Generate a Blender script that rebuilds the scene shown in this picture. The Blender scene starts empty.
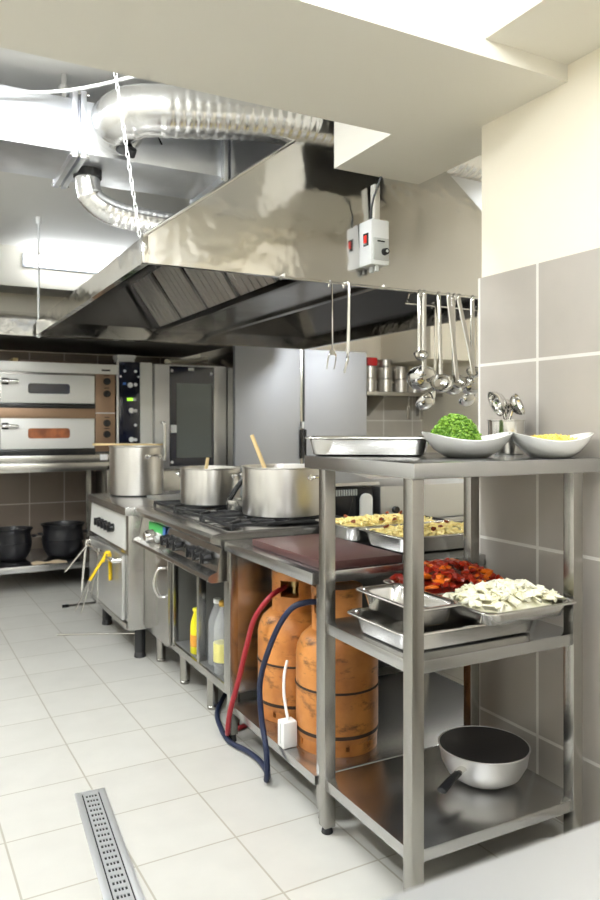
import bpy, bmesh, math, random
from mathutils import Vector, Matrix
R = random.Random(7)
PI = math.pi
COL = bpy.context.scene.collection
SC = bpy.context.scene

# ------------------------------------------------------------------ materials
def nodes(name):
    m = bpy.data.materials.new(name); m.use_nodes = True
    nt = m.node_tree; b = nt.nodes['Principled BSDF']
    return m, nt, b

def mat(name, col, metal=0.0, rough=0.5, bump=0.0, bscale=40.0, stretch=None, var=0.0, spec=0.5, coat=0.0,
        trans=0.0, ior=1.45, rvar=0.0, aniso=0.0, emit=None, estr=0.0, vscale=6.0, col2=None, scuff=None):
    m, nt, b = nodes(name)
    b.inputs['Base Color'].default_value = (*col, 1)
    b.inputs['Metallic'].default_value = metal
    b.inputs['Roughness'].default_value = rough
    b.inputs['Specular IOR Level'].default_value = spec
    b.inputs['Coat Weight'].default_value = coat
    b.inputs['Transmission Weight'].default_value = trans
    b.inputs['IOR'].default_value = ior
    if emit:
        b.inputs['Emission Color'].default_value = (*emit, 1)
        b.inputs['Emission Strength'].default_value = estr
    tc = nt.nodes.new('ShaderNodeTexCoord')
    def noise(scale, st=None, detail=3):
        n = nt.nodes.new('ShaderNodeTexNoise'); n.inputs['Scale'].default_value = scale; n.inputs['Detail'].default_value = detail
        src = tc.outputs['Object']
        if st:
            mp = nt.nodes.new('ShaderNodeMapping'); mp.inputs['Scale'].default_value = st
            nt.links.new(src, mp.inputs['Vector']); src = mp.outputs['Vector']
        nt.links.new(src, n.inputs['Vector'])
        return n
    if bump:
        n = noise(bscale, stretch)
        bp = nt.nodes.new('ShaderNodeBump'); bp.inputs['Strength'].default_value = bump; bp.inputs['Distance'].default_value = 0.01
        nt.links.new(n.outputs['Fac'], bp.inputs['Height']); nt.links.new(bp.outputs['Normal'], b.inputs['Normal'])
    if var or col2:
        n = noise(vscale, None, 5)
        rp = nt.nodes.new('ShaderNodeValToRGB')
        c2 = col2 or tuple(max(0, c * (1 - var)) for c in col)
        rp.color_ramp.elements[0].color = (*c2, 1); rp.color_ramp.elements[1].color = (*col, 1)
        rp.color_ramp.elements[0].position = 0.35; rp.color_ramp.elements[1].position = 0.62
        nt.links.new(n.outputs['Fac'], rp.inputs['Fac']); nt.links.new(rp.outputs['Color'], b.inputs['Base Color'])
    if scuff:
        n = noise(9.0, (1, 1, 2.2), 8)
        n.inputs['Roughness'].default_value = 0.72
        rp2 = nt.nodes.new('ShaderNodeValToRGB')
        rp2.color_ramp.elements[0].position = 0.545; rp2.color_ramp.elements[1].position = 0.67
        rp2.color_ramp.elements[0].color = (0, 0, 0, 1); rp2.color_ramp.elements[1].color = (.85, .85, .85, 1)
        mx = nt.nodes.new('ShaderNodeMix'); mx.data_type = 'RGBA'; mx.inputs['B'].default_value = (*scuff, 1)
        nt.links.new(n.outputs['Fac'], rp2.inputs['Fac']); nt.links.new(rp2.outputs['Color'], mx.inputs['Factor'])
        src = b.inputs['Base Color'].links[0].from_socket
        nt.links.new(src, mx.inputs['A']); nt.links.new(mx.outputs['Result'], b.inputs['Base Color'])
    if rvar:
        n = noise(5.0, stretch, 4)
        mr = nt.nodes.new('ShaderNodeMapRange')
        mr.inputs['To Min'].default_value = max(0.02, rough - rvar); mr.inputs['To Max'].default_value = rough + rvar
        mr.inputs['From Min'].default_value = 0.3; mr.inputs['From Max'].default_value = 0.7
        nt.links.new(n.outputs['Fac'], mr.inputs['Value']); nt.links.new(mr.outputs['Result'], b.inputs['Roughness'])
    if aniso:
        b.inputs['Anisotropic'].default_value = aniso; b.inputs['Anisotropic Rotation'].default_value = 0.25
        tg = nt.nodes.new('ShaderNodeTangent'); tg.direction_type = 'RADIAL'; tg.axis = 'Z'
        nt.links.new(tg.outputs['Tangent'], b.inputs['Tangent'])
    return m

def tile_mat(name, c1, c2, grout, w, h, axes, origin, rough, mort=0.004, rot=0.0, bump=0.3):
    """Procedural tiles; axes picks the two world axes of the face, origin a grout crossing."""
    m, nt, b = nodes(name)
    g = nt.nodes.new('ShaderNodeNewGeometry')
    sx = nt.nodes.new('ShaderNodeSeparateXYZ'); nt.links.new(g.outputs['Position'], sx.inputs[0])
    cx = nt.nodes.new('ShaderNodeCombineXYZ')
    for i, a in enumerate(axes): nt.links.new(sx.outputs[a], cx.inputs[i])
    mp = nt.nodes.new('ShaderNodeMapping'); mp.vector_type = 'TEXTURE'
    mp.inputs['Location'].default_value = (origin[0], origin[1], 0)
    mp.inputs['Rotation'].default_value = (0, 0, rot)
    nt.links.new(cx.outputs[0], mp.inputs['Vector'])
    br = nt.nodes.new('ShaderNodeTexBrick'); br.offset = 0.0; br.squash = 1.0
    br.inputs['Scale'].default_value = 1.0; br.inputs['Mortar Size'].default_value = mort; br.inputs['Mortar Smooth'].default_value = 0.15
    br.inputs['Brick Width'].default_value = w; br.inputs['Row Height'].default_value = h
    br.inputs['Color1'].default_value = (*c1, 1); br.inputs['Color2'].default_value = (*c2, 1); br.inputs['Mortar'].default_value = (*grout, 1)
    nt.links.new(mp.outputs['Vector'], br.inputs['Vector'])
    n = nt.nodes.new('ShaderNodeTexNoise'); n.inputs['Scale'].default_value = 7; n.inputs['Detail'].default_value = 6
    nt.links.new(g.outputs['Position'], n.inputs['Vector'])
    mx = nt.nodes.new('ShaderNodeMix'); mx.data_type = 'RGBA'; mx.blend_type = 'MULTIPLY'; mx.inputs['Factor'].default_value = 0.16
    nt.links.new(br.outputs['Color'], mx.inputs['A']); nt.links.new(n.outputs['Fac'], mx.inputs['B'])
    nt.links.new(mx.outputs['Result'], b.inputs['Base Color'])
    bp = nt.nodes.new('ShaderNodeBump'); bp.inputs['Strength'].default_value = bump; bp.inputs['Distance'].default_value = 0.003; bp.invert = True
    nt.links.new(br.outputs['Fac'], bp.inputs['Height']); nt.links.new(bp.outputs['Normal'], b.inputs['Normal'])
    b.inputs['Roughness'].default_value = rough
    return m

def S(r, g, b):      # sRGB 0-255 -> linear
    f = lambda c: (c/255/12.92) if c/255 <= 0.04045 else ((c/255+0.055)/1.055)**2.4
    return (f(r), f(g), f(b))

M = {}
M['steel'] = mat('brushed_steel', (0.47, 0.46, 0.44), 1, 0.22)
M['steel_h'] = mat('brushed_steel_shelf', (0.52, 0.52, 0.52), 1, 0.245)
M['steel_post'] = mat('satin_steel_posts', (0.40, 0.387, 0.362), 1, 0.22)
M['steel_soft'] = mat('satin_steel', (0.68, 0.68, 0.68), 1, 0.38, rvar=0.04)
M['fridge'] = mat('brushed_door_steel', (0.40, 0.41, 0.44), 1, 0.50, rvar=0.02)
M['hood'] = mat('hood_sheet_steel', (0.68, 0.665, 0.635), 1, 0.15, 0.55, 3.2, None, rvar=0.06)
[n for n in M['hood'].node_tree.nodes if n.type == 'BUMP'][0].inputs['Distance'].default_value = 0.03
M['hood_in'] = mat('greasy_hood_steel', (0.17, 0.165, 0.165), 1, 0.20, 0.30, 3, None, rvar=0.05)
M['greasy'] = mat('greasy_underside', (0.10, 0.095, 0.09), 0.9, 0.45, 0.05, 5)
M['filter'] = mat('baffle_filter_steel', (0.46, 0.45, 0.43), 1, 0.34, 0.05, 40, None)
M['polish'] = mat('polished_steel', (0.72, 0.71, 0.69), 1, 0.08)
M['pan'] = mat('pan_steel', (0.68, 0.67, 0.65), 1, 0.17, 0.02, 30, None, rvar=0.05)
M['pot'] = mat('pot_steel', (0.64, 0.62, 0.59), 1, 0.30, aniso=0.85)
M['galv'] = mat('galvanised_duct', (0.76, 0.78, 0.82), 1, 0.35, 0.05, 9, None, var=0.10, rvar=0.05)
M['flex'] = mat('aluminium_flex_duct', (0.80, 0.80, 0.80), 1, 0.24, 0.03, 25)
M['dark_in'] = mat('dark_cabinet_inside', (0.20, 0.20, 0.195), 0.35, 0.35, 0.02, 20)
M['shade_body'] = mat('under_counter_shade', (0.05, 0.048, 0.046), 0, 0.35)  # near-black colour stands in for the shade under the back counter
M['black'] = mat('black_plastic', (0.012, 0.012, 0.013), 0, 0.22)
M['rubber'] = mat('black_rubber', (0.015, 0.015, 0.016), 0, 0.6)
M['iron'] = mat('cast_iron', (0.016, 0.016, 0.017), 0, 0.5, 0.1, 80)
M['cauldron'] = mat('black_enamel', (0.010, 0.010, 0.013), 0, 0.38)
M['tray'] = mat('baked_on_tray_metal', S(120, 104, 96), 0.7, 0.4, var=0.3)
M['nonstick'] = mat('nonstick_coating', (0.012, 0.011, 0.011), 0, 0.42, 0.04, 150)
M['alu'] = mat('matt_aluminium', (0.72, 0.71, 0.69), 1, 0.42)
M['paint'] = mat('white_ceiling_paint', S(236, 235, 231), 0, 0.6, 0.02, 30)
M['beam'] = mat('beam_paint', S(232, 228, 217), 0, 0.55, 0.02, 30)
M['cream'] = mat('cream_wall_paint', S(243, 235, 217), 0, 0.6, 0.03, 35)
M['whitewall'] = mat('white_wall_paint', S(236, 233, 224), 0, 0.6)
M['white_pl'] = mat('white_plastic', S(232, 233, 232), 0, 0.35)
M['grey_pl'] = mat('grey_plastic', S(188, 190, 186), 0, 0.4)
M['white_met'] = mat('white_enamel', S(226, 226, 222), 0.25, 0.32)
M['oven_face'] = mat('pale_oven_front', S(224, 224, 222), 0.3, 0.36)
M['bronze'] = mat('bronze_panel', S(150, 124, 102), 0.75, 0.38)
M['navy'] = mat('navy_glass', (0.006, 0.008, 0.022), 0, 0.08, coat=0.3)
M['dark_glass'] = mat('dark_oven_glass', (0.03, 0.035, 0.035), 0, 0.06, coat=0.4)
M['mid_glass'] = mat('grey_oven_glass', (0.10, 0.115, 0.115), 0.35, 0.10)
M['ceramic'] = mat('white_ceramic', S(246, 246, 243), 0, 0.14, coat=0.5)
M['ember'] = mat('lit_oven_window', S(150, 96, 66), 0, 0.12, emit=S(220, 120, 60), estr=0.12, col2=S(70, 50, 44), vscale=9)
M['orange'] = mat('worn_orange_paint', S(198, 132, 68), 0, 0.36, 0.10, 25, col2=S(172, 106, 50), vscale=11, scuff=S(66, 42, 26))
M['brown_dark'] = mat('dark_seam_paint', S(44, 28, 18), 0, 0.6, 0.2, 60)
M['brass'] = mat('brass', (0.55, 0.42, 0.20), 1, 0.3)
M['red_hose'] = mat('red_rubber_hose', S(148, 34, 44), 0, 0.45)
M['blue_hose'] = mat('navy_rubber_hose', S(22, 32, 60), 0, 0.42)
M['board'] = mat('brown_cutting_board', S(86, 58, 56), 0, 0.3, 0.06, 120)
M['wood'] = mat('pale_wood', S(212, 186, 136), 0, 0.55, 0.05, 30, (1, 1, 8), var=0.18)
M['yellow'] = mat('yellow_plastic', S(238, 200, 30), 0, 0.35)
M['yellow_b'] = mat('bright_yellow_bottle', S(232, 222, 30), 0, 0.3)
M['label_o'] = mat('orange_label', S(214, 150, 50), 0, 0.5)
M['label_y'] = mat('yellow_label', S(214, 206, 128), 0, 0.5)
M['clear'] = mat('clear_plastic', (0.72, 0.74, 0.76), 0, 0.06)
M['clear'].node_tree.nodes['Principled BSDF'].inputs['Alpha'].default_value = 0.32
M['amber'] = mat('amber_cap', S(190, 150, 60), 0, 0.4)
M['green_l'] = mat('green_label', S(58, 176, 84), 0, 0.4)
M['blue_l'] = mat('blue_label', S(60, 110, 190), 0, 0.4)
M['red_pl'] = mat('red_plastic', S(200, 30, 34), 0, 0.35)
M['red_sw'] = mat('lit_red_switch', S(214, 40, 30), 0, 0.25, emit=S(255, 50, 30), estr=0.12)
M['lcd'] = mat('green_display', S(150, 220, 60), 0, 0.3, emit=S(160, 230, 60), estr=0.9)
M['chive'] = mat('fresh_chives', S(128, 166, 58), 0, 0.5, col2=S(74, 118, 30), vscale=90)
M['cheese'] = mat('grated_cheese', S(246, 226, 130), 0, 0.5, col2=S(238, 208, 96), vscale=60)
M['pasta'] = mat('pasta', S(240, 226, 160), 0, 0.4, col2=S(232, 208, 128), vscale=40)
M['sauce'] = mat('meat_sauce', S(120, 52, 16), 0, 0.4)
M['pepper'] = mat('roast_peppers', S(158, 40, 16), 0, 0.28, col2=S(104, 14, 10), vscale=22)
M['pepper_o'] = mat('orange_peppers', S(212, 104, 24), 0, 0.3)
M['potato'] = mat('peeled_potato', S(248, 245, 226), 0, 0.35, col2=S(236, 232, 200), vscale=40)
M['broth'] = mat('pan_residue', S(196, 180, 140), 0, 0.2, col2=S(150, 120, 80), vscale=14)
M['cloth'] = mat('beige_cloth', S(176, 158, 132), 0, 0.9, 0.3, 60)
M['tube'] = mat('fluorescent_tube', (1, 1, 1), 0, 0.4, emit=(0.95, 0.985, 1.0), estr=52)
M['tube_b'] = mat('fluorescent_tube_back', (1, 1, 1), 0, 0.4, emit=(0.95, 0.985, 1.0), estr=9)
M['tube_n'] = mat('fluorescent_tube_soft', (1, 1, 1), 0, 0.4, emit=(0.95, 0.985, 1.0), estr=26)
M['batten'] = mat('batten_housing', S(160, 165, 174), 0, 0.4)
M['slot'] = mat('dark_drain_slot', (0.02, 0.022, 0.026), 0, 0.6)
M['drain'] = mat('drain_steel', (0.80, 0.81, 0.82), 1, 0.5)
M['counter'] = mat('worn_steel_counter', (0.74, 0.75, 0.78), 1, 0.45, 0.02, 30)
M['floor'] = tile_mat('floor_tiles', S(202, 200, 193), S(197, 195, 188), S(168, 163, 150), 0.32, 0.32, (0, 1), (0.58, 3.12), 0.30, 0.0035, math.radians(1.3))
M['tile_r'] = tile_mat('taupe_wall_tiles', S(186, 179, 170), S(181, 174, 165), S(236, 233, 226), 0.29, 0.64, (1, 2), (1.857, 0.243), 0.28, 0.006)
M['tile_b'] = tile_mat('taupe_back_tiles', S(132, 118, 106), S(126, 112, 100), S(190, 182, 170), 0.30, 0.30, (0, 2), (0.98, 0.60), 0.3, 0.005)
M['tile_a'] = tile_mat('grey_back_tiles', S(196, 190, 180), S(190, 184, 174), S(232, 230, 224), 0.40, 0.30, (0, 2), (4.78, 0.15), 0.3, 0.006)

# ------------------------------------------------------------------ mesh builder (world coordinates)
def org(o):
    v = Vector((0, 0, 0))
    while o is not None:
        v += o.location; o = o.parent
    return v

class MB:
    def __init__(s): s.bm = bmesh.new()
    def box(s, x0, x1, y0, y1, z0, z1, bev=0.003, mtx=None):
        t = bmesh.new()
        bmesh.ops.create_cube(t, size=1.0)
        bmesh.ops.scale(t, vec=(abs(x1-x0), abs(y1-y0), abs(z1-z0)), verts=t.verts)
        bmesh.ops.translate(t, vec=((x0+x1)/2, (y0+y1)/2, (z0+z1)/2), verts=t.verts)
        if bev and bev < 0.45*min(abs(x1-x0), abs(y1-y0), abs(z1-z0)):
            bmesh.ops.bevel(t, geom=t.edges[:], offset=bev, segments=2, profile=0.6, affect='EDGES')
        return s.add(t, mtx)
    def add(s, t, mtx=None):
        if mtx is not None: bmesh.ops.transform(t, matrix=mtx, verts=t.verts)
        vm = {}
        for v in t.verts: vm[v] = s.bm.verts.new(v.co)
        for f in t.faces:
            try: s.bm.faces.new([vm[v] for v in f.verts])
            except ValueError: pass
        t.free(); return s
    def rings(s, rings, cap0=True, cap1=True, closed=False):
        rs = [[s.bm.verts.new(p) for p in r] for r in rings]
        n = len(rs[0])
        pairs = list(zip(rs[:-1], rs[1:])) + ([(rs[-1], rs[0])] if closed else [])
        for a, b in pairs:
            for i in range(n):
                j = (i+1) % n
                try: s.bm.faces.new((a[i], a[j], b[j], b[i]))
                except ValueError: pass
        if not closed:
            if cap0: s.bm.faces.new(list(reversed(rs[0])))
            if cap1: s.bm.faces.new(rs[-1])
        return s
    def lathe(s, c, prof, seg=40, axis='Z', mtx=None):
        rr = []
        for r, h in prof:
            ring = []
            for i in range(seg):
                a = 2*PI*i/seg
                p = Vector((max(r, 1e-4)*math.cos(a), max(r, 1e-4)*math.sin(a), h))
                if mtx is not None: p = mtx @ p
                ring.append(Vector(c) + p)
            rr.append(ring)
        return s.rings(rr)
    def cyl(s, p0, p1, r0, r1=None, seg=20):
        r1 = r0 if r1 is None else r1
        p0, p1 = Vector(p0), Vector(p1); d = (p1-p0).normalized()
        q = d.to_track_quat('Z', 'Y').to_matrix()
        mk = lambda p, r: [p + q @ Vector((r*math.cos(2*PI*i/seg), r*math.sin(2*PI*i/seg), 0)) for i in range(seg)]
        b = min(0.12*min(r0, r1), 0.004)
        L = (p1-p0).length
        if b > 0 and L > 3*b:
            return s.rings([mk(p0, r0-b), mk(p0+d*b, r0), mk(p1-d*b, r1), mk(p1, r1-b)])
        return s.rings([mk(p0, r0), mk(p1, r1)])
    def tube(s, pts, r, seg=12, smooth=4, closed=False, radii=None, flat=None):
        P = [Vector(p) for p in pts]
        if smooth > 1 and len(P) > 2:
            Q = []; n = len(P)
            rng = range(n if closed else n-1)
            for i in rng:
                a = P[(i-1) % n] if (closed or i > 0) else P[i]
                b, c = P[i], P[(i+1) % n]
                d = P[(i+2) % n] if (closed or i+2 < n) else P[(i+1) % n]
                for k in range(smooth):
                    t = k/smooth
                    Q.append(0.5*((2*b)+(c-a)*t+(2*a-5*b+4*c-d)*t*t+(3*b-a-3*c+d)*t**3))
            if not closed: Q.append(P[-1])
            P = Q
        n = len(P); rr = []; up = None
        for i, p in enumerate(P):
            a = P[(i-1) % n] if (closed or i > 0) else P[i]; b = P[(i+1) % n] if (closed or i < n-1) else P[i]
            d = (b-a).normalized()
            if up is None:
                up = d.orthogonal().normalized()
                if flat is not None: up = (Vector(flat) - d*d.dot(Vector(flat))).normalized()
            up = (up - d*up.dot(d)).normalized(); w = d.cross(up)
            ra = radii(i/(n-1)) if radii else r
            if isinstance(ra, tuple): ru, rw = ra
            else: ru = rw = ra
            rr.append([p + up*ru*math.cos(2*PI*k/seg) + w*rw*math.sin(2*PI*k/seg) for k in range(seg)])
        return s.rings(rr, closed=closed)
    def prism(s, poly, axis, d0, d1):
        """poly in the two other axes (x: y,z / y: x,z / z: x,y), extruded from d0 to d1."""
        def P(a, b, d): return {'x': (d, a, b), 'y': (a, d, b), 'z': (a, b, d)}[axis]
        return s.rings([[P(a, b, d0) for a, b in poly], [P(a, b, d1) for a, b in poly]])
    def rrect(s, cx, cy, levels, rot=0.0, seg=5):
        """Loft of rounded rectangles; levels = (half x, half y, corner r, z)."""
        rr = []
        ca, sa = math.cos(rot), math.sin(rot)
        for hx, hy, r, z in levels:
            ring = []
            for k, (sx, sy) in enumerate(((1, 1), (-1, 1), (-1, -1), (1, -1))):
                for j in range(seg+1):
                    a = k*PI/2 + (PI/2)*j/seg
                    x = sx*(hx-r)+r*math.cos(a); y = sy*(hy-r)+r*math.sin(a)
                    ring.append((cx+x*ca-y*sa, cy+x*sa+y*ca, z))
            rr.append(ring)
        return s.rings(rr)
    def blob(s, c, rad, sub=1, jit=0.15, mtx=None):
        t = bmesh.new(); bmesh.ops.create_icosphere(t, subdivisions=sub, radius=1.0)
        rx, ry, rz = rad if isinstance(rad, tuple) else (rad,)*3
        rot = Matrix.Rotation(R.uniform(0, 2*PI), 3, 'Z') @ Matrix.Rotation(R.uniform(-0.7, 0.7), 3, 'X')
        for v in t.verts:
            k = 1+R.uniform(-jit, jit)
            v.co = rot @ Vector((v.co.x*rx*k, v.co.y*ry*k, v.co.z*rz*k)) + Vector(c)
        return s.add(t, mtx)
    def chunk(s, c, dims, jit=0.2):
        t = bmesh.new(); bmesh.ops.create_cube(t, size=1.0)
        rot = Matrix.Rotation(R.uniform(0, 2*PI), 3, 'Z') @ Matrix.Rotation(R.uniform(-0.9, 0.9), 3, 'X') @ Matrix.Rotation(R.uniform(-0.6, 0.6), 3, 'Y')
        for v in t.verts:
            v.co = rot @ Vector((v.co.x*dims[0]*(1+R.uniform(-jit, jit)), v.co.y*dims[1]*(1+R.uniform(-jit, jit)), v.co.z*dims[2]*(1+R.uniform(-jit, jit)))) + Vector(c)
        bmesh.ops.bevel(t, geom=t.edges[:], offset=min(dims)*0.2, segments=1, affect='EDGES')
        return s.add(t)
    def build(s, name, m, parent=None, loc=None, smooth=True, ang=35):
        """Link as ONE mesh object. Under a parent the mesh is stored relative to it; else its origin is loc."""
        o0 = org(parent) if parent is not None else Vector(loc if loc else (0, 0, 0))
        bmesh.ops.recalc_face_normals(s.bm, faces=s.bm.faces)
        me = bpy.data.meshes.new(name)
        for v in s.bm.verts: v.co -= o0
        s.bm.to_mesh(me); s.bm.free()
        if smooth:
            me.shade_smooth()
            me.set_sharp_from_angle(angle=math.radians(ang))
        me.materials.append(M[m] if isinstance(m, str) else m)
        o = bpy.data.objects.new(name, me); COL.objects.link(o)
        if parent is not None: o.parent = parent
        else: o.location = o0
        return o

def tag(o, label, cat, group=None, kind=None):
    o['label'] = label; o['category'] = cat
    if group: o['group'] = group
    if kind: o['kind'] = kind
    return o
def thing(name, label, cat, loc, group=None):
    o = bpy.data.objects.new(name, None); COL.objects.link(o); o.location = loc; o.empty_display_size = 0.05
    return tag(o, label, cat, group)
def struct(o): o['kind'] = 'structure'; return o
def box(x0, x1, y0, y1, z0, z1, bev=0.003): return MB().box(x0, x1, y0, y1, z0, z1, bev)
def dup(root, loc, rotz=0.0, label=None):
    r = root.copy(); COL.objects.link(r); r.location = loc; r.rotation_euler = (0, 0, rotz)
    if label: r['label'] = label
    for ch in list(root.children):
        c = ch.copy(); COL.objects.link(c); c.parent = r
        for g in list(ch.children):
            d = g.copy(); COL.objects.link(d); d.parent = c
    return r

# ------------------------------------------------------------------ the room
CZ, BZ, WX = 2.80, 2.42, 1.90
XL, XR, YN, YB = -1.7, 5.32, -1.6, 7.0
struct(box(XL-.1, XR+.1, YN-.1, YB+.1, -.1, 0, 0).build('floor', 'floor'))
struct(box(XL-.1, XR+.1, YN-.1, YB+.1, CZ, CZ+.1, 0).build('ceiling', 'paint'))
struct(box(XL-.1, XL, YN-.1, YB+.1, 0, CZ, 0).build('wall_left', 'whitewall'))
struct(box(XL, WX+.01, YN-.1, YN, 0, CZ, 0).build('wall_near', 'whitewall'))
struct(box(XL, XR, YB, YB+.1, 0, CZ, 0).build('wall_back', 'cream'))
struct(box(XR, XR+.1, 2.15, YB+.1, 0, CZ, 0).build('wall_far_right', 'cream'))
wr = struct(box(WX+.01, XR+.1, YN-.1, 2.145, 0, CZ, 0).build('wall_right', 'cream'))
struct(box(WX, WX+.0099, YN, 2.155, 0, 1.85, 0.002).build('trim_1', 'tile_r'))          # tile cladding of the pier
struct(box(XL, 4.30, YB-.012, YB-.0005, 0, 1.95, 0.0).build('trim_2', 'tile_b'))        # back wall tiles
struct(box(4.301, XR, YB-.012, YB-.0005, 0, 1.66, 0.0).build('trim_3', 'tile_a'))
struct(box(XL, WX+.3, 1.735, 2.365, BZ, CZ, 0).build('trim_4', 'beam'))                 # ceiling beam across the room
struct(box(1.655, 2.11, 2.365, 2.80, BZ, CZ, 0).build('trim_5', 'beam'))                # its stub towards the hood
struct(box(1.56, WX+.01, YN, 1.735, 2.475, CZ, 0).build('trim_6', 'beam'))              # soffit along the right wall
struct(box(XL, XR, 6.62, YB, 2.465, CZ, 0).build('trim_7', 'beam'))                        # beam at the back wall
struct(box(4.75, XR, 6.1, YB, 1.98, BZ, 0).build('trim_8', 'cream'))                    # boxed corner at the back right

# ------------------------------------------------------------------ lamps
def lamp(x0, x1, y0, y1, z, label, side=False, tube='tube', louvre=False):
    t = thing('fluorescent_lamp', label, 'ceiling lamp', ((x0+x1)/2, (y0+y1)/2, z), 'fluorescent lamps')
    if not side:
        h = MB().box(x0-.03, x1+.03, y0-.03, y1+.03, z-.035, z, .004)
        if louvre:
            h.box(x0-.03, x1+.03, y0-.03, y0-.004, z-.095, z-.034, .002).box(x0-.03, x1+.03, y1+.004, y1+.03, z-.095, z-.034, .002).box(x0-.03, x0-.004, y0-.004, y1+.004, z-.095, z-.034, .002).box(x1+.004, x1+.03, y0-.004, y1+.004, z-.095, z-.034, .002)
        h.build('housing', 'batten', t)
        MB().box(x0, x1, y0, y1, z-.085, z-.034, .012).build('diffuser', tube, t)
    else:
        MB().box(x0-.02, x1+.02, y1-.035, y1, z-.062, z+.05, .006).build('housing', 'batten', t)
        MB().box(x0, x1, y0, y1-.034, z-.055, z+.035, .016).build('diffuser', 'tube_b', t)
    return t
lamp(.89, 2.19, 6.53, 6.62, 2.69, 'lit white fluorescent lamp on the face of the beam behind the hood', True)
lamp(-.75, -.60, .2, 1.5, CZ, 'added fluorescent fill lamp over the near aisle, out of view', tube='tube_n')  # unseen lamp, added to brighten the room evenly
lamp(.35, 1.25, .75, .90, CZ, 'fluorescent ceiling lamp in front of the large ceiling beam', tube='tube_n')
lamp(-.55, .75, 2.43, 2.56, CZ, 'fluorescent ceiling lamp between the large ceiling beam and the rectangular duct')
lamp(-.75, -.60, 2.7, 4.0, CZ, 'added fluorescent fill lamp, out of view over the aisle beside the rectangular duct')  # another unseen lamp, added along the aisle for even room light
lamp(-.75, -.60, 4.8, 6.1, CZ, 'fluorescent ceiling lamp over the aisle beside the baking oven', tube='tube_n')
lamp(-.2, 1.2, -.75, -.60, CZ, 'added fluorescent fill lamp behind the camera, over the pale counter')  # added behind the camera to lift the faces turned towards it
lamp(3.5, 4.7, 3.6, 3.75, CZ, 'fluorescent ceiling lamp over the alcove right of the hood')

# ------------------------------------------------------------------ extraction hood
HX0, HX1, HY0, HY1 = .84, 3.06, 2.92, 5.66
TX0, TX1, HZ0, HZ1, HZ2 = 1.55, 2.38, 1.95, 2.055, 2.58
hood = thing('extraction_hood', 'large stainless steel island extraction hood over the cooking range', 'extraction hood', (1.95, 4.29, HZ0))
def ring4(x0, x1, y0, y1, z): return [(x0, y0, z), (x1, y0, z), (x1, y1, z), (x0, y1, z)]
b = MB(); th = .012
b.rings([ring4(HX0+th, HX1-th, HY0+th, HY1-th, HZ1), ring4(HX0+.03, HX1-.03, HY0+.03, HY1-.03, HZ0+.012), ring4(HX0+.03, HX1-.03, HY0+.03, HY1-.03, HZ0),
         ring4(HX0, HX1, HY0, HY1, HZ0), ring4(HX0, HX1, HY0, HY1, HZ1), ring4(TX0, TX1, HY0+.025, HY1-.025, HZ2),
         ring4(TX0+th, TX1-th, HY0+.04, HY1-.04, HZ2)], cap0=False, cap1=True)
b.build('canopy', 'hood', hood, ang=20)
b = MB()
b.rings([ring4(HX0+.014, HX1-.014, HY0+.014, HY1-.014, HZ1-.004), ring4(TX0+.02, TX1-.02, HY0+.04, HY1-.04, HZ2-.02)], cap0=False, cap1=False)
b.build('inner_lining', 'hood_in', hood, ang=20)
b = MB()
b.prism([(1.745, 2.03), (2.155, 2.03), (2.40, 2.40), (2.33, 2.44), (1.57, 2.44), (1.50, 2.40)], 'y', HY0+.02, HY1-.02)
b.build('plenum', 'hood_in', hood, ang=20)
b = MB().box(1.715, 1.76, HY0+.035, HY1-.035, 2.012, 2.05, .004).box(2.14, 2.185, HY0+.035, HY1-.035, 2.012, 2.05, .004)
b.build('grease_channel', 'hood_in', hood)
for k in range(5):
    y0 = 3.03 + k*.515
    for side in (-1, 1):
        def fx(u): return (1.74-.225*u) if side < 0 else (2.16+.225*u)
        b = MB(); n = 10
        for j in range(n+1):
            yy = y0 + .40*j/n
            sw = .0185 if 0 < j < n else .024
            o = .018 if j % 2 == 0 else .014
            dx = -o*.8 if side < 0 else o*.8
            pts = [(fx(.02)+dx, 2.055-o*.6), (fx(.98)+dx, 2.365-o*.6), (fx(.98)+dx*.2, 2.365-o*.1), (fx(.02)+dx*.2, 2.055-o*.1)]
            b.prism(pts, 'y', yy-sw, yy+sw)
        f = b.build('baffle_filter', 'filter', hood, ang=20)
# seam strips and rim bolts
for xa, xb in ((HX0-.004, HX0+.02), (HX1-.02, HX1+.004)): box(xa, xb, HY0-.006, HY0+.02, HZ0-.002, HZ1+.004, .002).build('corner_strip', 'polish', hood)
b = MB().tube([(HX0, HY0-.004, HZ1), (TX0, HY0+.021, HZ2)], .007, 8, 1)
b.build('folded_edge', 'polish', hood)
b = MB().cyl((HX0+.6, HY0-.012, 1.944), (HX1-.15, HY0-.012, 1.944), .006, seg=10)
for xx in (1.47, 2.0, 2.6): b.box(xx-.006, xx+.006, HY0-.016, HY0+.004, 1.94, 1.962, .001)
b.build('utensil_rail', 'polish', hood)

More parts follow.
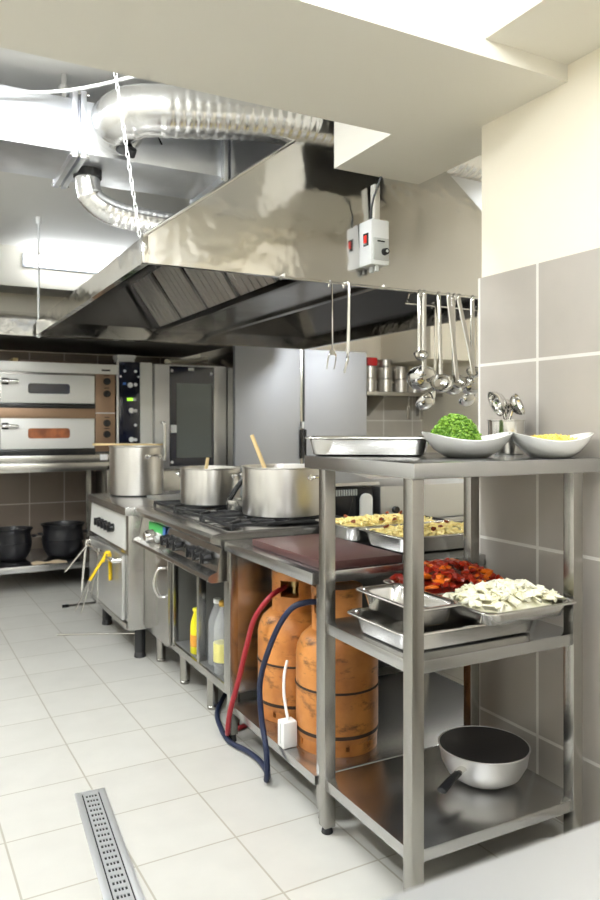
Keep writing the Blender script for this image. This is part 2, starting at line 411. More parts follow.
# chain and rods carrying the hood
def chain(p0, p1, n, label):
    p0, p1 = Vector(p0), Vector(p1); b = MB()
    d = (p1-p0); q = d.normalized().to_track_quat('Z', 'Y').to_matrix(); L = d.length/n
    for k in range(n):
        c = p0 + d*((k+.5)/n); pts = []
        for i in range(10):
            a = 2*PI*i/10
            v = Vector((.0065*math.cos(a), 0, L*.68*math.sin(a)))
            if k % 2: v = Vector((0, v.x, v.z))
            pts.append(c + q @ v)
        b.tube(pts, .0019, 6, 1, closed=True)
    return tag(b.build('hanging_chain', 'white_pl', loc=p0), label, 'chain')
chain((.70, 2.885, CZ), (.822, 2.905, 2.05), 30, 'white link chain from the ceiling to the near corner of the hood')
b = MB().cyl((.852, 5.63, 1.93), (.852, 5.63, CZ), .008, seg=10).cyl((.852, 5.63, CZ-.05), (.852, 5.63, CZ), .02, seg=12).cyl((.852, 5.63, 1.935), (.852, 5.63, 1.948), .02, seg=8)
tag(b.build('hanging_rod', 'white_pl', loc=(.852, 5.63, CZ)), 'thin white rod from the ceiling to the far corner of the hood', 'rod')

# second canopy above the ovens
can = thing('oven_canopy', 'long low steel canopy over the baking oven along the back wall', 'extraction hood', (1.6, 6.3, 1.955))
b = MB()
b.prism([(5.75, 1.955), (5.75, 2.075), (5.80, 2.09), (6.98, 2.30), (6.98, 2.285), (5.82, 2.06), (5.775, 2.05), (5.775, 1.975), (5.775, 1.955)], 'x', -1.0, 2.40)
b.build('canopy', 'hood', can, ang=20)
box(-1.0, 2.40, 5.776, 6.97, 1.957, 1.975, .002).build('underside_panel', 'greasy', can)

# ------------------------------------------------------------------ ducts
duct = thing('rectangular_duct', 'rectangular galvanised air duct running into the side of the hood', 'air duct', (0, 3.45, 2.463))
DY0, DY1, DZ0, DZ1 = 3.25, 3.66, 2.463, 2.69
box(XL+.02, .653, DY0, DY1, DZ0, DZ1, .004).build('duct_section', 'galv', duct)
box(.655, 1.335, DY0, DY1, DZ0, DZ1, .004).build('duct_section', 'galv', duct)
b = MB().rings([[(xx, DY0+.015, DZ0+.02), (xx, DY1-.015, DZ0+.02), (xx, DY1-.015, DZ1-.02), (xx, DY0+.015, DZ1-.02)] for xx in (1.335, 1.75)])
b.build('duct_transition', 'galv', duct)
for x0 in (.635, 1.32):
    b = MB()
    for dx in (0, .036):
        b.box(x0+dx-.012, x0+dx+.012, DY0-.03, DY0+.001, DZ0-.03, DZ1+.03, .002).box(x0+dx-.012, x0+dx+.012, DY1-.001, DY1+.03, DZ0-.03, DZ1+.03, .002)
        b.box(x0+dx-.012, x0+dx+.012, DY0, DY1, DZ0-.03, DZ0+.001, .002).box(x0+dx-.012, x0+dx+.012, DY0, DY1, DZ1-.001, DZ1+.03, .002)
    fo = b.build('flange', 'galv', duct)
    for yy in (DY0-.02, DY1+.02):
        for zz in (DZ0-.018, DZ1+.018): MB().cyl((x0-.02, yy, zz), (x0+.06, yy, zz), .006, seg=8).build('bolt', 'polish', fo)
b = MB().cyl((.60, DY0+.03, DZ1), (.60, DY0+.03, CZ), .012, seg=10).cyl((.60, DY0+.03, DZ1+.03), (.60, DY0+.03, DZ1+.055), .03, seg=12)
b.build('hanger', 'polish', duct)
b = MB()
b.tube([(1.02+.018*math.cos(a), DY0-.004, 2.60+.018*math.sin(a)) for a in [PI*k/6 for k in range(-1, 8)]]+[(1.02, DY0-.004, 2.56)], .004, 8, 2)
b.build('hook', 'black', duct)

def flex(pts, r, label, pitch=.028, ribs_from=0.0):
    P = [Vector(p) for p in pts]
    m = MB()
    t = thing('flexible_duct', label, 'air duct', P[0])
    Q = []
    n = len(P)
    for i in range(n-1):
        a = P[i-1] if i else P[i]; b_, c = P[i], P[i+1]; d = P[i+2] if i+2 < n else P[i+1]
        for k in range(24):
            q = k/24
            Q.append(0.5*((2*b_)+(c-a)*q+(2*a-5*b_+4*c-d)*q*q+(3*b_-a-3*c+d)*q**3))
    Q.append(P[-1])
    L = [0]
    for i in range(1, len(Q)): L.append(L[-1]+(Q[i]-Q[i-1]).length)
    tot = L[-1]; step = pitch/5; N = int(tot/step)
    pts2 = []; j = 0
    for k in range(N+1):
        q = min(k*step, tot)
        while j < len(L)-2 and L[j+1] < q: j += 1
        f = (q-L[j])/max(L[j+1]-L[j], 1e-6)
        pts2.append(Q[j].lerp(Q[j+1], f))
    def rad(u):
        q = u*tot
        if q < ribs_from: return r + (.004 if (q % .11) < .012 else 0)
        ph = (q % pitch)/pitch
        return r*(1.0 + .045*math.sin(PI*ph)**.7)
    m.tube(pts2, r, 32, 1, radii=rad)
    m.build('duct_hose', 'flex', t, ang=75)
    return t
fd = flex([(.83, 3.255, 2.590), (.80, 3.19, 2.588), (.80, 3.105, 2.592), (.865, 3.035, 2.602), (.98, 3.005, 2.615), (1.25, 2.975, 2.645), (1.56, 2.955, 2.672), (1.95, 2.95, 2.678), (2.4, 2.96, 2.678), (3.3, 2.98, 2.678)], .105,
     'thick ribbed silver duct bending out of the rectangular duct above the hood edge', pitch=.042, ribs_from=.34)
MB().cyl((.845, 3.17, 2.50), (.838, 3.19, 2.466), .042, seg=20).build('black_clamp', 'rubber', fd)
fl = flex([(.735, 3.45, 2.463), (.735, 3.45, 2.40), (.755, 3.45, 2.335), (.83, 3.45, 2.290), (.95, 3.45, 2.268), (1.17, 3.45, 2.258)], .056,
     'ribbed silver duct hanging under the rectangular duct beside the hood', pitch=.03, ribs_from=.17)
MB().lathe((.735, 3.45, 2.425), [(.057, 0), (.063, 0), (.063, .036), (.057, .036)], 28).build('black_clamp', 'rubber', fl)
tag(MB().tube([(XL+.03, 3.19, 2.60), (-.1, 3.20, 2.62), (.25, 3.20, 2.625), (.48, 3.19, 2.66), (.66, 3.16, 2.705), (.85, 3.0, 2.735), (1.0, 2.95, CZ)], .008, 8).build('cable', 'white_pl', loc=(.9, 2.95, 2.75)),
    'thin white cable looping along the front of the rectangular duct', 'cable')

# ------------------------------------------------------------------ fan control boxes on the hood
cb = thing('fan_control', 'white fan speed box with black knob and red switch on the hood', 'control box', (1.90, 2.90, 2.03))
box(1.862, 1.960, 2.820, 2.924, 2.03, 2.235, .006).build('casing', 'white_pl', cb)
box(1.872, 1.954, 2.813, 2.821, 2.05, 2.15, .002).build('dial_plate', 'grey_pl', cb)
b = MB().cyl((1.928, 2.813, 2.088), (1.928, 2.790, 2.088), .017, .014, 20); k = b.build('knob', 'black', cb)
MB().cyl((1.928, 2.791, 2.088), (1.928, 2.788, 2.088), .007, seg=14).build('knob_cap', 'grey_pl', k)
box(1.890, 1.930, 2.811, 2.814, 2.132, 2.138, 0).build('dial_marking', 'black', cb)
box(1.856, 1.863, 2.842, 2.880, 2.118, 2.175, .002).build('switch_frame', 'black', cb)
box(1.853, 1.858, 2.850, 2.872, 2.130, 2.165, .002).build('rocker_switch', 'red_sw', cb)
for yy in (2.85, 2.89): MB().cyl((1.91, yy, 2.005), (1.91, yy, 2.032), .012, seg=12).build('cable_gland', 'grey_pl', cb)
tag(MB().tube([(1.880, 2.85, 2.235), (1.885, 2.845, 2.32), (1.895, 2.79, BZ)], .0055, 8).build('cable', 'black', loc=(1.872, 2.80, 2.235)), 'black cable from the top of the fan speed box to the ceiling stub', 'cable')
tag(box(1.925, 1.953, 2.885, 2.923, 2.236, 2.42, .002).build('cable_conduit', 'beam', loc=(1.94, 2.9, 2.3)), 'cream cable conduit on the hood front above the fan speed box', 'conduit')

# ------------------------------------------------------------------ hanging utensils
def ladle(x, y, z, L, r, lean, turn, label, w=.011, tilt=.75, mtl='polish'):
    """Hook at (x, y, z); handle runs down length L; bowl of radius r; lean shifts the bowl along x."""
    t = thing('ladle', label, 'ladle', (x, y, z), 'ladles hanging from the hood rim')
    T = Matrix.Translation((x, y, z)) @ Matrix.Rotation(turn, 4, 'Z')
    tr = lambda p: T @ Vector(p)
    b = MB()
    b.tube([tr(p) for p in ((0, .018, -.018), (0, .014, .006), (0, 0, .014), (0, -.010, .004), (0, -.010, -.03), (lean*.5, -.006, -L*.5), (lean*.93, -.004, -L*.93), (lean, .006, -L))],
           w, 10, 4, radii=lambda u: (.0035, .005 + (w-.005)*min(1, max(0, u-.25)*6)), flat=T.to_3x3() @ Vector((0, 1, 0)))
    b.build('handle', mtl, t)
    c = tr((lean, .006+r*.92, -L-.002))
    q = (Matrix.Rotation(turn, 4, 'Z') @ Matrix.Rotation(-tilt, 4, 'X')).to_3x3()
    prof = []
    for i in range(10):
        a = PI/2*i/9; prof.append((r*math.sin(a), -r*.85*math.cos(a)))
    prof += [(r+.003, .002), (r-.002, .003)]
    for i in range(9, -1, -1):
        a = PI/2*i/9; prof.append(((r-.0025)*math.sin(a), -(r-.0025)*.85*math.cos(a)))
    MB().lathe(c, prof, 32, mtx=q).build('bowl', mtl, t)
    return t
HK = 1.939
yR = HY0-.012
LD = [(2.200, .30, .032, .0, PI-.5, 'small ladle at the left end of the row of hanging ladles'),
      (2.225, .40, .074, .0, -.5, 'biggest ladle, broad flat handle, hanging second from the left on the hood rim'),
      (2.315, .43, .056, -.012, 2.5, 'ladle with a long curved handle, third from the left on the hood rim'),
      (2.375, .43, .060, .045, -.4, 'leaning ladle with its bowl right of the biggest ladle'),
      (2.412, .42, .046, .0, 2.9, 'narrow ladle hanging behind the leaning ladle'),
      (2.44, .43, .060, .085, -.4, 'strongly slanted ladle whose bowl hangs close to the pier wall'),
      (2.53, .37, .036, .0, 2.6, 'thin-handled ladle hanging last in the row beside the pier wall')]
for x, L, r, lean, turn, lab in LD:
    ladle(x, yR, HK, L, r, lean, turn, lab)
# a second row on the far rim of the alcove shelf rail
rail = thing('utensil_rail', 'steel rail hung under the hood rim behind the first row of ladles', 'rail', (2.6, 3.2, 1.95))
b = MB().cyl((2.28, 3.14, 1.93), (2.88, 3.14, 1.93), .006, seg=10)
for xx in (2.30, 2.86): b.tube([(xx, 3.14, 1.93), (xx, 3.13, 1.98), (xx, 2.95, 1.985)], .005, 8, 2)
b.build('bar', 'polish', rail)
ladle(2.47, 3.14, 1.936, .50, .058, 0, .3, 'deep ladle hanging lowest behind the biggest ladle')
ladle(2.76, 3.14, 1.936, .48, .056, 0, .3, 'deep ladle hanging lowest behind the slanted ladle')

def fork(x, y, z, L, ext, turn, label):
    t = thing('serving_fork', label, 'fork', (x, y, z), 'forks hanging from the hood rim')
    T = Matrix.Translation((x, y, z)) @ Matrix.Rotation(turn, 4, 'Z')
    tr = lambda p: T @ Vector(p)
    b = MB()
    b.tube([tr(p) for p in ((0, .016, -.012), (0, .012, .006), (0, 0, .013), (0, -.010, .0), (0, -.010, -ext-.02), (0.004, -.008, -L*.6), (.008, -.004, -L+.085))],
           .006, 10, 4, radii=lambda u: (.0028, .0045+.0035*u))
    b.build('handle', 'polish', t)
    b = MB()
    b.tube([tr(p) for p in ((.008, -.004, -L+.09), (.008, -.004, -L+.062))], .012, 10, 1, radii=lambda u: (.003, .008+.018*u), flat=T.to_3x3() @ Vector((0, 1, 0)))
    for s in (-1, 1):
        b.tube([tr(p) for p in ((.008+s*.009, -.004, -L+.075), (.008+s*.021, -.002, -L+.055), (.008+s*.020, .012, -L))], .004, 8, 4, radii=lambda u: .0055-.003*u)
    b.build('tines', 'polish', t)
fork(1.70, yR, HK, .385, .0, .1, 'two-pronged steel fork hanging left under the hood rim')
fork(1.785, yR, HK, .400, .11, .9, 'two-pronged steel fork hanging right of the other fork under the hood')

# ------------------------------------------------------------------ generic kitchen vessels
def gn_pan(cx, cy, z, lx, ly, h, label, rot=0.0, rim=.014, group='steel gastronorm pans', name='food_pan'):
    hx, hy = lx/2, ly/2; rz = z+h; q = .045 if min(lx, ly) > .2 else .03
    b = MB()
    b.rrect(cx, cy, [(hx-.045, hy-.045, q*.6, z+.003), (hx-.030, hy-.030, q, z+.008), (hx-rim-.006, hy-rim-.006, q, rz-.010), (hx-rim, hy-rim, q, rz-.002),
                     (hx-rim+.003, hy-rim+.003, q, rz), (hx-.002, hy-.002, q*.8, rz), (hx, hy, q*.8, rz-.002), (hx, hy, q*.8, rz-.005), (hx-.003, hy-.003, q*.8, rz-.005),
                     (hx-rim+.001, hy-rim+.001, q, rz-.006), (hx-rim-.004, hy-rim-.004, q, rz-.012), (hx-.028, hy-.028, q, z+.006), (hx-.045, hy-.045, q*.6, z)], rot, 6)
    o = b.build(name, 'pan', loc=(cx, cy, z), ang=50)
    return tag(o, label, 'food pan', group)

def heap_fn(cx, cy, hx, hy, z, top, rot=0.0):
    ca, sa = math.cos(rot), math.sin(rot)
    def pick():
        u, v = R.uniform(-1, 1), R.uniform(-1, 1)
        zz = z + (top-z)*max(0, 1-max(abs(u), abs(v))**2.5)
        x, y = u*hx, v*hy
        return (cx+x*ca-y*sa, cy+x*sa+y*ca, zz)
    return pick
def mound(b, cx, cy, hx, hy, z, top, rot=0.0):
    lev = [(hx*1.0, hy*1.0, .03, z)]
    for k in range(1, 6):
        u = k/6
        lev.append((hx*(1-u**2*.55), hy*(1-u**2*.55), .03*(1-u*.5), z+(top-z)*u*.9))
    b.rrect(cx, cy, lev, rot, 4)

def stew_pot(cx, cy, z, r, h, label, cat='pot', handles=PI*.3, group=None, name='cooking_pot', long=None):
    t = thing(name, label, cat, (cx, cy, z), group)
    b = MB()
    b.lathe((cx, cy, z), [(r*.90, 0), (r*.97, .004), (r, .016), (r, h-.008), (r+.006, h-.003), (r+.006, h), (r-.003, h), (r-.004, h-.006), (r-.004, .018), (r-.02, .008), (0.001, .008)], 64)
    b.build('body', 'pot', t, ang=30)
    MB().lathe((cx, cy, z), [(r*.86, -.0005), (r*.965, -.0005), (r*.985, .008), (r*.97, .0085)], 48).build('base_ring', 'rubber', t)
    for a in (handles, handles+PI):
        d = Vector((math.cos(a), math.sin(a), 0)); w = Vector((-d.y, d.x, 0)); c = Vector((cx, cy, z+h*.80)); k = r*.30
        pts = [c+d*r-w*k, c+d*(r+.028)-w*k*.9+Vector((0, 0, .004)), c+d*(r+.042)+Vector((0, 0, .006)), c+d*(r+.028)+w*k*.9+Vector((0, 0, .004)), c+d*r+w*k]
        hb = MB().tube(pts, .0065, 10, 5)
        for s in (-1, 1): hb.lathe(c+d*(r+.001)+w*k*s, [(.014, -.003), (.014, .004), (.008, .006)], 12, mtx=d.to_track_quat('Z', 'Y').to_matrix())
        hb.build('handle', 'polish', t)
    return t

# ------------------------------------------------------------------ shelf rack in the foreground
PXA, PXC, PYA, PYB = 1.19, 1.784, 1.60, 2.057
rk = thing('shelf_rack', 'stainless steel three-shelf rack on square posts against the tiled wall', 'shelf rack', (1.487, 1.83, 0))
for (px, py) in ((PXA, PYA), (PXA, PYB), (PXC, PYA), (PXC, PYB)):
    pobj = box(px-.02, px+.02, py-.02, py+.02, .022, 1.165, .003).build('post', 'steel_post', rk)
    MB().cyl((px, py, 0), (px, py, .024), .019, .015, 16).build('foot', 'rubber', pobj)
box(1.165, 1.872, 1.565, 2.165, 1.158, 1.2, .004).build('shelf', 'steel_h', rk)
box(1.176, 1.798, 1.586, 2.071, .640, .675, .003).build('shelf', 'steel_h', rk)
box(1.176, 1.798, 1.586, 2.071, .142, .177, .003).build('shelf', 'steel_h', rk)

# --- on its top shelf
rotp = math.radians(-33)
gn_pan(1.350, 2.058, 1.2005, .415, .27, .062, 'shallow empty pan on the top of the rack left of the white bowls', rotp)
def wavy_bowl(cx, cy, z, r, h, ph, label, tw=0.0):
    b = MB(); seg = 64; rr = []
    prof = [(.36, 0), (.44, .0), (.52, .03), (.74, .30), (.92, .70), (1.0, 1.0), (.975, 1.02), (.90, .76), (.70, .36), (.45, .10), (.1, .06)]
    for pr_, ph_ in prof:
        ring = []
        for i in range(seg):
            a = 2*PI*i/seg
            wv = math.cos(2*a+ph); k = max(0, pr_-.4)/.6
            zz = z + h*ph_*(1 + .0*k) + h*.20*wv*k*k
            rad = r*pr_*(1+.06*wv*k)
            ring.append((cx+rad*math.cos(a), cy+rad*math.sin(a), zz))
        rr.append(ring)
    b.rings(rr)
    return tag(b.build('serving_bowl', 'ceramic', loc=(cx, cy, z), ang=60), label, 'bowl', 'white wavy-rimmed bowls')
b1 = (1.535, 1.790); b2 = (1.748, 1.655)
wavy_bowl(*b1, 1.2005, .133, .066, math.radians(-2*(-28)) , 'white wavy bowl heaped with green chives on top of the rack')
wavy_bowl(*b2, 1.2005, .118, .064, math.radians(56), 'white wavy bowl of grated cheese nearest the tiled wall on the rack')
b = MB(); c = (b1[0]-.034, b1[1]+.016)
rr = []
for k in range(7):
    u = k/6; rr.append([(c[0]+.070*math.cos(PI/2*u)*math.cos(2*PI*i/24), c[1]+.070*math.cos(PI/2*u)*math.sin(2*PI*i/24), 1.245+.076*math.sin(PI/2*u)**1.25) for i in range(24)])
b.rings(rr)
for i in range(950):
    a = R.uniform(0, 2*PI); u = math.acos(R.uniform(0, 1)); rad = .073*math.sin(u)
    p = Vector((c[0]+rad*math.cos(a), c[1]+rad*math.sin(a), 1.245+.082*math.cos(u)**1.25))
    p += (p-Vector((c[0], c[1], 1.25))).normalized()*R.uniform(-.004, .007)
    d = Vector((R.uniform(-1, 1), R.uniform(-1, 1), R.uniform(-.7, 1))).normalized()*R.uniform(.0025, .006)
    b.cyl(p-d, p+d, .0040, seg=6)
tag(b.build('chopped_chives', 'chive', loc=(c[0], c[1], 1.23)), 'heap of bright green chopped chives in the white bowl', 'chives', kind='stuff')
b = MB(); rr = []
for k in range(6):
    u = k/5; rr.append([(b2[0]+.082*math.cos(PI/2*u)*math.cos(2*PI*i/24), b2[1]+.082*math.cos(PI/2*u)*math.sin(2*PI*i/24), 1.240+.026*math.sin(PI/2*u)) for i in range(24)])
b.rings(rr)
for i in range(420):
    a = R.uniform(0, 2*PI); rad = .082*math.sqrt(R.random())
    p = Vector((b2[0]+rad*math.cos(a), b2[1]+rad*math.sin(a), 1.242+.026*math.sqrt(max(0, 1-(rad/.084)**2))))
    d = Vector((R.uniform(-1, 1), R.uniform(-1, 1), R.uniform(-.3, .3))).normalized()*R.uniform(.005, .011)
    b.cyl(p-d, p+d, .002, seg=5)
tag(b.build('grated_cheese', 'cheese', loc=(b2[0], b2[1], 1.24)), 'pale yellow grated cheese in the bowl nearest the wall', 'cheese', kind='stuff')
hc = (1.806, 1.905)
b = MB().lathe((*hc, 1.2005), [(.055, 0), (.060, .004), (.062, .112), (.065, .114), (.065, .117), (.060, .117), (.058, .112), (.056, .008), (.001, .006)], 40)
tag(b.build('utensil_holder', 'pan', loc=(*hc, 1.2)), 'steel cylinder holding ladles behind the white bowls', 'utensil holder')
def standing_ladle(a, r, lean, hh, label, tilt):
    p0 = Vector((hc[0]-.02*math.cos(a), hc[1]-.02*math.sin(a), 1.213)); p1 = Vector((hc[0]+lean*math.cos(a), hc[1]+lean*math.sin(a), 1.2+hh))
    t = thing('ladle', label, 'ladle', p0, 'ladles standing in the steel holder')
    MB().tube([p0, p0.lerp(p1, .5), p1], .005, 10, 3).build('handle', 'polish', t)
    q = Matrix.Rotation(a, 3, 'Z') @ Matrix.Rotation(tilt, 3, 'Y')
    prof = []
    for i in range(10):
        s = PI/2*i/9; prof.append((r*math.sin(s), -r*.8*math.cos(s)))
    prof += [(r+.002, .002), (r-.002, .002)]
    for i in range(9, -1, -1):
        s = PI/2*i/9; prof.append(((r-.002)*math.sin(s), -(r-.002)*.8*math.cos(s)))
    MB().lathe(p1+Vector((math.cos(a), math.sin(a), .3))*r*.5, prof, 28, mtx=q).build('bowl', 'polish', t)
standing_ladle(math.radians(160), .044, .016, .165, 'left ladle with the big round bowl standing in the steel holder', 2.0)
standing_ladle(math.radians(-60), .038, .024, .165, 'dark shining right ladle standing in the steel holder', 1.2)
standing_ladle(math.radians(60), .026, .018, .160, 'small ladle standing at the back of the steel holder', 1.6)

# --- on its middle shelf
gn_pan(1.445, 1.782, .6755, .53, .325, .060, 'large flat pan on the middle shelf, lowest of its stack')
gn_pan(1.306, 1.790, .7365, .172, .322, .062, 'small narrow empty pan stacked on the left of the large flat pan')
gn_pan(1.575, 1.668, .7365, .352, .262, .048, 'shallow pan of sliced potatoes nearest the front of the middle shelf')
gn_pan(1.575, 1.940, .7365, .352, .265, .048, 'shallow pan of red peppers at the back of the middle shelf')
b = MB(); mound(b, 1.306, 1.790, .054, .13, .741, .752)
tag(b.build('pan_residue', 'broth', loc=(1.306, 1.79, .74)), 'thin pale residue in the small narrow pan', 'food residue', kind='stuff')
b = MB(); mound(b, 1.575, 1.668, .135, .095, .745, .815)
pk = heap_fn(1.575, 1.668, .140, .100, .785, .825)
for i in range(190):
    p = pk(); b.chunk(p, (R.uniform(.022, .040), R.uniform(.014, .026), R.uniform(.004, .008)))
tag(b.build('sliced_potatoes', 'potato', loc=(1.575, 1.668, .745)), 'heap of pale sliced potatoes in the front shallow pan', 'potatoes', kind='stuff')
pm = thing('red_peppers', 'heap of glossy red roasted peppers in the pan at the back', 'peppers', (1.575, 1.94, .745)); pm['kind'] = 'stuff'
b = MB(); mound(b, 1.575, 1.940, .14, .10, .745, .825)
pk = heap_fn(1.575, 1.940, .150, .11, .79, .845)
c2 = MB()
for i in range(170):
    p = pk(); (c2 if i % 4 == 0 else b).blob(p, (R.uniform(.012, .026), R.uniform(.010, .018), R.uniform(.006, .012)), 1, .25)
b.build('red_pieces', 'pepper', pm); c2.build('orange_pieces', 'pepper_o', pm)

# --- on its bottom shelf: the wok
wk = thing('wok', 'black-lined aluminium wok on the bottom shelf of the rack', 'wok', (1.625, 1.815, .177))
wc = (1.625, 1.815, .1775)
MB().lathe(wc, [(.055, 0), (.080, .003), (.113, .024), (.133, .060), (.141, .104), (.144, .108), (.141, .110), (.137, .106)], 64).build('pan_body', 'alu', wk, ang=50)
MB().lathe(wc, [(.1385, .1085), (.136, .104), (.128, .060), (.108, .028), (.077, .008), (.001, .006), (.001, .0055), (.0775, .007), (.1085, .027), (.1285, .0595), (.1368, .1035)], 64).build('coating', 'nonstick', wk, ang=60)
hd = Vector((-.93, -.36, 0)).normalized(); hb = Vector(wc)+hd*.118+Vector((0, 0, .075))
MB().tube([hb, hb+hd*.025+Vector((0, 0, .004)), hb+hd*.05+Vector((0, 0, .0))], .01, 10, 3, radii=lambda u: (.007, .014), flat=(0, 0, 1)).build('handle_bracket', 'polish', wk)
MB().tube([hb+hd*.042, hb+hd*.09-Vector((0, 0, .006)), hb+hd*.145-Vector((0, 0, .018))], .012, 12, 4, radii=lambda u: (.008, .012+.004*u), flat=(0, 0, 1)).build('handle', 'black', wk)

# ------------------------------------------------------------------ work table with gas bottles
tb = thing('work_table', 'open steel work table with lower shelf between the range and the rack', 'table', (1.68, 2.49, 0))
box(1.165, 2.20, 2.112, 2.862, .780, .82, .004).build('tabletop', 'steel_h', tb)
box(1.185, 2.18, 2.13, 2.845, .118, .15, .003).build('lower_shelf', 'steel_h', tb)
for (px, py) in ((1.222, 2.136), (1.19, 2.835), (2.17, 2.14), (2.17, 2.835)):
    l = box(px-.018, px+.018, py-.018, py+.018, .03, .781, .003).build('leg', 'steel_post', tb)
    MB().cyl((px, py, 0), (px, py, .032), .017, .014, 14).build('foot', 'rubber', l)
tag(box(1.218, 1.535, 2.128, 2.70, .8205, .848, .004).build('cutting_board', 'board', loc=(1.376, 2.41, .82)), 'dark brown cutting board on the work table', 'cutting board')

def gas_bottle(cx, cy, z, face, label):
    t = thing('gas_bottle', label, 'gas bottle', (cx, cy, z), 'gas bottles under the table')
    r = .150
    MB().lathe((cx, cy, z), [(r-.012, .030), (r-.002, .045), (r, .07), (r, .325), (r-.004, .352), (r-.018, .382), (r-.045, .408), (r-.085, .424), (.001, .428)], 56).build('body', 'orange', t, ang=50)
    # foot ring with slots
    b = MB(); seg = 48
    for z0, z1 in ((0.0, .018), (.048, .066)):
        b.lathe((cx, cy, z), [(r-.012, z0), (r-.004, z0), (r-.004, z1), (r-.012, z1)], seg)
    for i in range(10):
        a0 = 2*PI*i/10+face
        pts_o = [(cx+(r-.004)*math.cos(a0+j*.09), cy+(r-.004)*math.sin(a0+j*.09)) for j in range(-3, 4)]
        pts_i = [(cx+(r-.011)*math.cos(a0+j*.09), cy+(r-.011)*math.sin(a0+j*.09)) for j in range(3, -4, -1)]
        b.prism(pts_o+pts_i, 'z', z+.017, z+.049)
    b.build('foot_ring', 'orange', t, ang=50)
    MB().lathe((cx, cy, z), [(r-.001, .214), (r+.0035, .217), (r+.0035, .221), (r-.001, .224)], 56).build('weld_seam', 'brown_dark', t)
    MB().lathe((cx, cy, z), [(r-.012, .058), (r+.001, .060), (r+.0015, .072), (r-.012, .074)], 56).build('base_seam', 'brown_dark', t)
    # collar with a hand hole
    b = MB(); rc = .092; n = 60; hole = .42
    def arc(a0, a1, z0, z1):
        k = max(3, int((a1-a0)/(2*PI)*n))
        o = [(cx+rc*math.cos(a0+(a1-a0)*j/k), cy+rc*math.sin(a0+(a1-a0)*j/k)) for j in range(k+1)]
        i_ = [(cx+(rc-.005)*math.cos(a0+(a1-a0)*j/k), cy+(rc-.005)*math.sin(a0+(a1-a0)*j/k)) for j in range(k, -1, -1)]
        b.prism(o+i_, 'z', z0, z1)
    b.lathe((cx, cy, z), [(rc-.005, .405), (rc, .405), (rc, .474), (rc-.005, .474)], n)
    b.lathe((cx, cy, z), [(rc-.005, .538), (rc+.002, .538), (rc+.003, .560), (rc, .568), (rc-.005, .565)], n)
    arc(face+hole, face+PI-hole, z+.473, z+.539); arc(face+PI+hole, face+2*PI-hole, z+.473, z+.539)
    b.build('collar', 'orange', t, ang=50)
    b = MB().cyl((cx, cy, z+.424), (cx, cy, z+.50), .02, .016, 16).cyl((cx, cy, z+.50), (cx, cy, z+.535), .026, .026, 16).cyl((cx, cy, z+.515), (cx-.06*math.cos(face), cy-.06*math.sin(face), z+.515), .01, seg=12)
    b.build('valve', 'brass', t)
    return t
g1, g2 = (1.388, 2.658), (1.392, 2.335)
gas_bottle(*g1, .1505, math.radians(228), 'orange gas bottle farther under the table beside the red hose')
gas_bottle(*g2, .1505, math.radians(20), 'orange gas bottle nearest the rack, its middle behind the rack post')
tag(MB().tube([(g1[0]-.05, g1[1]-.01, .655), (1.25, 2.60, .635), (1.20, 2.635, .55), (1.185, 2.675, .44), (1.165, 2.715, .287), (1.150, 2.76, .16), (1.155, 2.80, .06), (1.20, 2.885, .014), (1.32, 2.935, .014), (1.5, 2.96, .014)], .0105, 12, 6).build('gas_hose', 'red_hose', loc=(1.2, 2.7, .2)),
    'red rubber hose curving down from the farther gas bottle to the floor', 'hose')
tag(MB().tube([(g2[0]-.075, g2[1]-.03, .668), (1.255, 2.315, .672), (1.205, 2.345, .645), (1.170, 2.405, .54), (1.150, 2.475, .37), (1.150, 2.468, .235), (1.148, 2.425, .14), (1.146, 2.41, .065), (1.150, 2.425, .022), (1.18, 2.48, .014),
                (1.20, 2.59, .0135), (1.19, 2.70, .0135), (1.165, 2.80, .0135), (1.185, 2.95, .0135), (1.235, 3.12, .0135), (1.33, 3.26, .03), (1.40, 3.30, .10), (1.42, 3.30, .155)], .0105, 12, 6).build('gas_hose', 'blue_hose', loc=(1.14, 2.5, .2)),
    'navy blue hose looping over the shelf edge and along the floor', 'hose')
ad = thing('power_adapter', 'white plug adapter with a cord on the shelf edge beside the gas bottles', 'power adapter', (1.21, 2.377, .150))
box(1.183, 1.238, 2.352, 2.402, .1508, .243, .005).build('casing', 'white_pl', ad)
box(1.1815, 1.184, 2.374, 2.378, .165, .235, 0).build('seam', 'grey_pl', ad)
MB().tube([(1.214, 2.378, .240), (1.214, 2.40, .29), (1.218, 2.42, .33), (1.235, 2.45, .38), (1.26, 2.475, .42)], .0055, 10, 5).build('cord', 'white_pl', ad)

# pans of pasta on the table
gn_pan(1.865, 2.375, .8205, .53, .325, .066, 'deep pan of pasta on the table closest to the rack')
gn_pan(1.845, 2.705, .8205, .53, .318, .066, 'deep pan of pasta on the table farther from the rack')
for (cx, cy, lab) in ((1.865, 2.375, 'pale pasta with bits of meat filling the pan closest to the rack'), (1.845, 2.705, 'pale pasta with bits of meat filling the pan farther from the rack')):
    ps = thing('pasta', lab, 'pasta', (cx, cy, .83)); ps['kind'] = 'stuff'
    b = MB(); mound(b, cx, cy, .225, .125, .83, .884)
    c2 = MB()
    pk = heap_fn(cx, cy, .225, .122, .876, .896)
    for i in range(330):
        p = Vector(pk()); d = Vector((R.uniform(-1, 1), R.uniform(-1, 1), R.uniform(-.35, .35))).normalized()*R.uniform(.009, .018); w = Vector((R.uniform(-1, 1), R.uniform(-1, 1), 1))*.004
        b.tube([p-d, p+w, p+d], .0042, 6, 2)
    for i in range(7):
        p = Vector((cx-.19+i*.06+R.uniform(-.02, .02), cy+R.uniform(-.10, .10), .900)); c2.blob(p, (.013, .011, .008), 1, .3)
    b.build('pasta_pieces', 'pasta', ps); c2.build('meat_bits', 'sauce', ps)

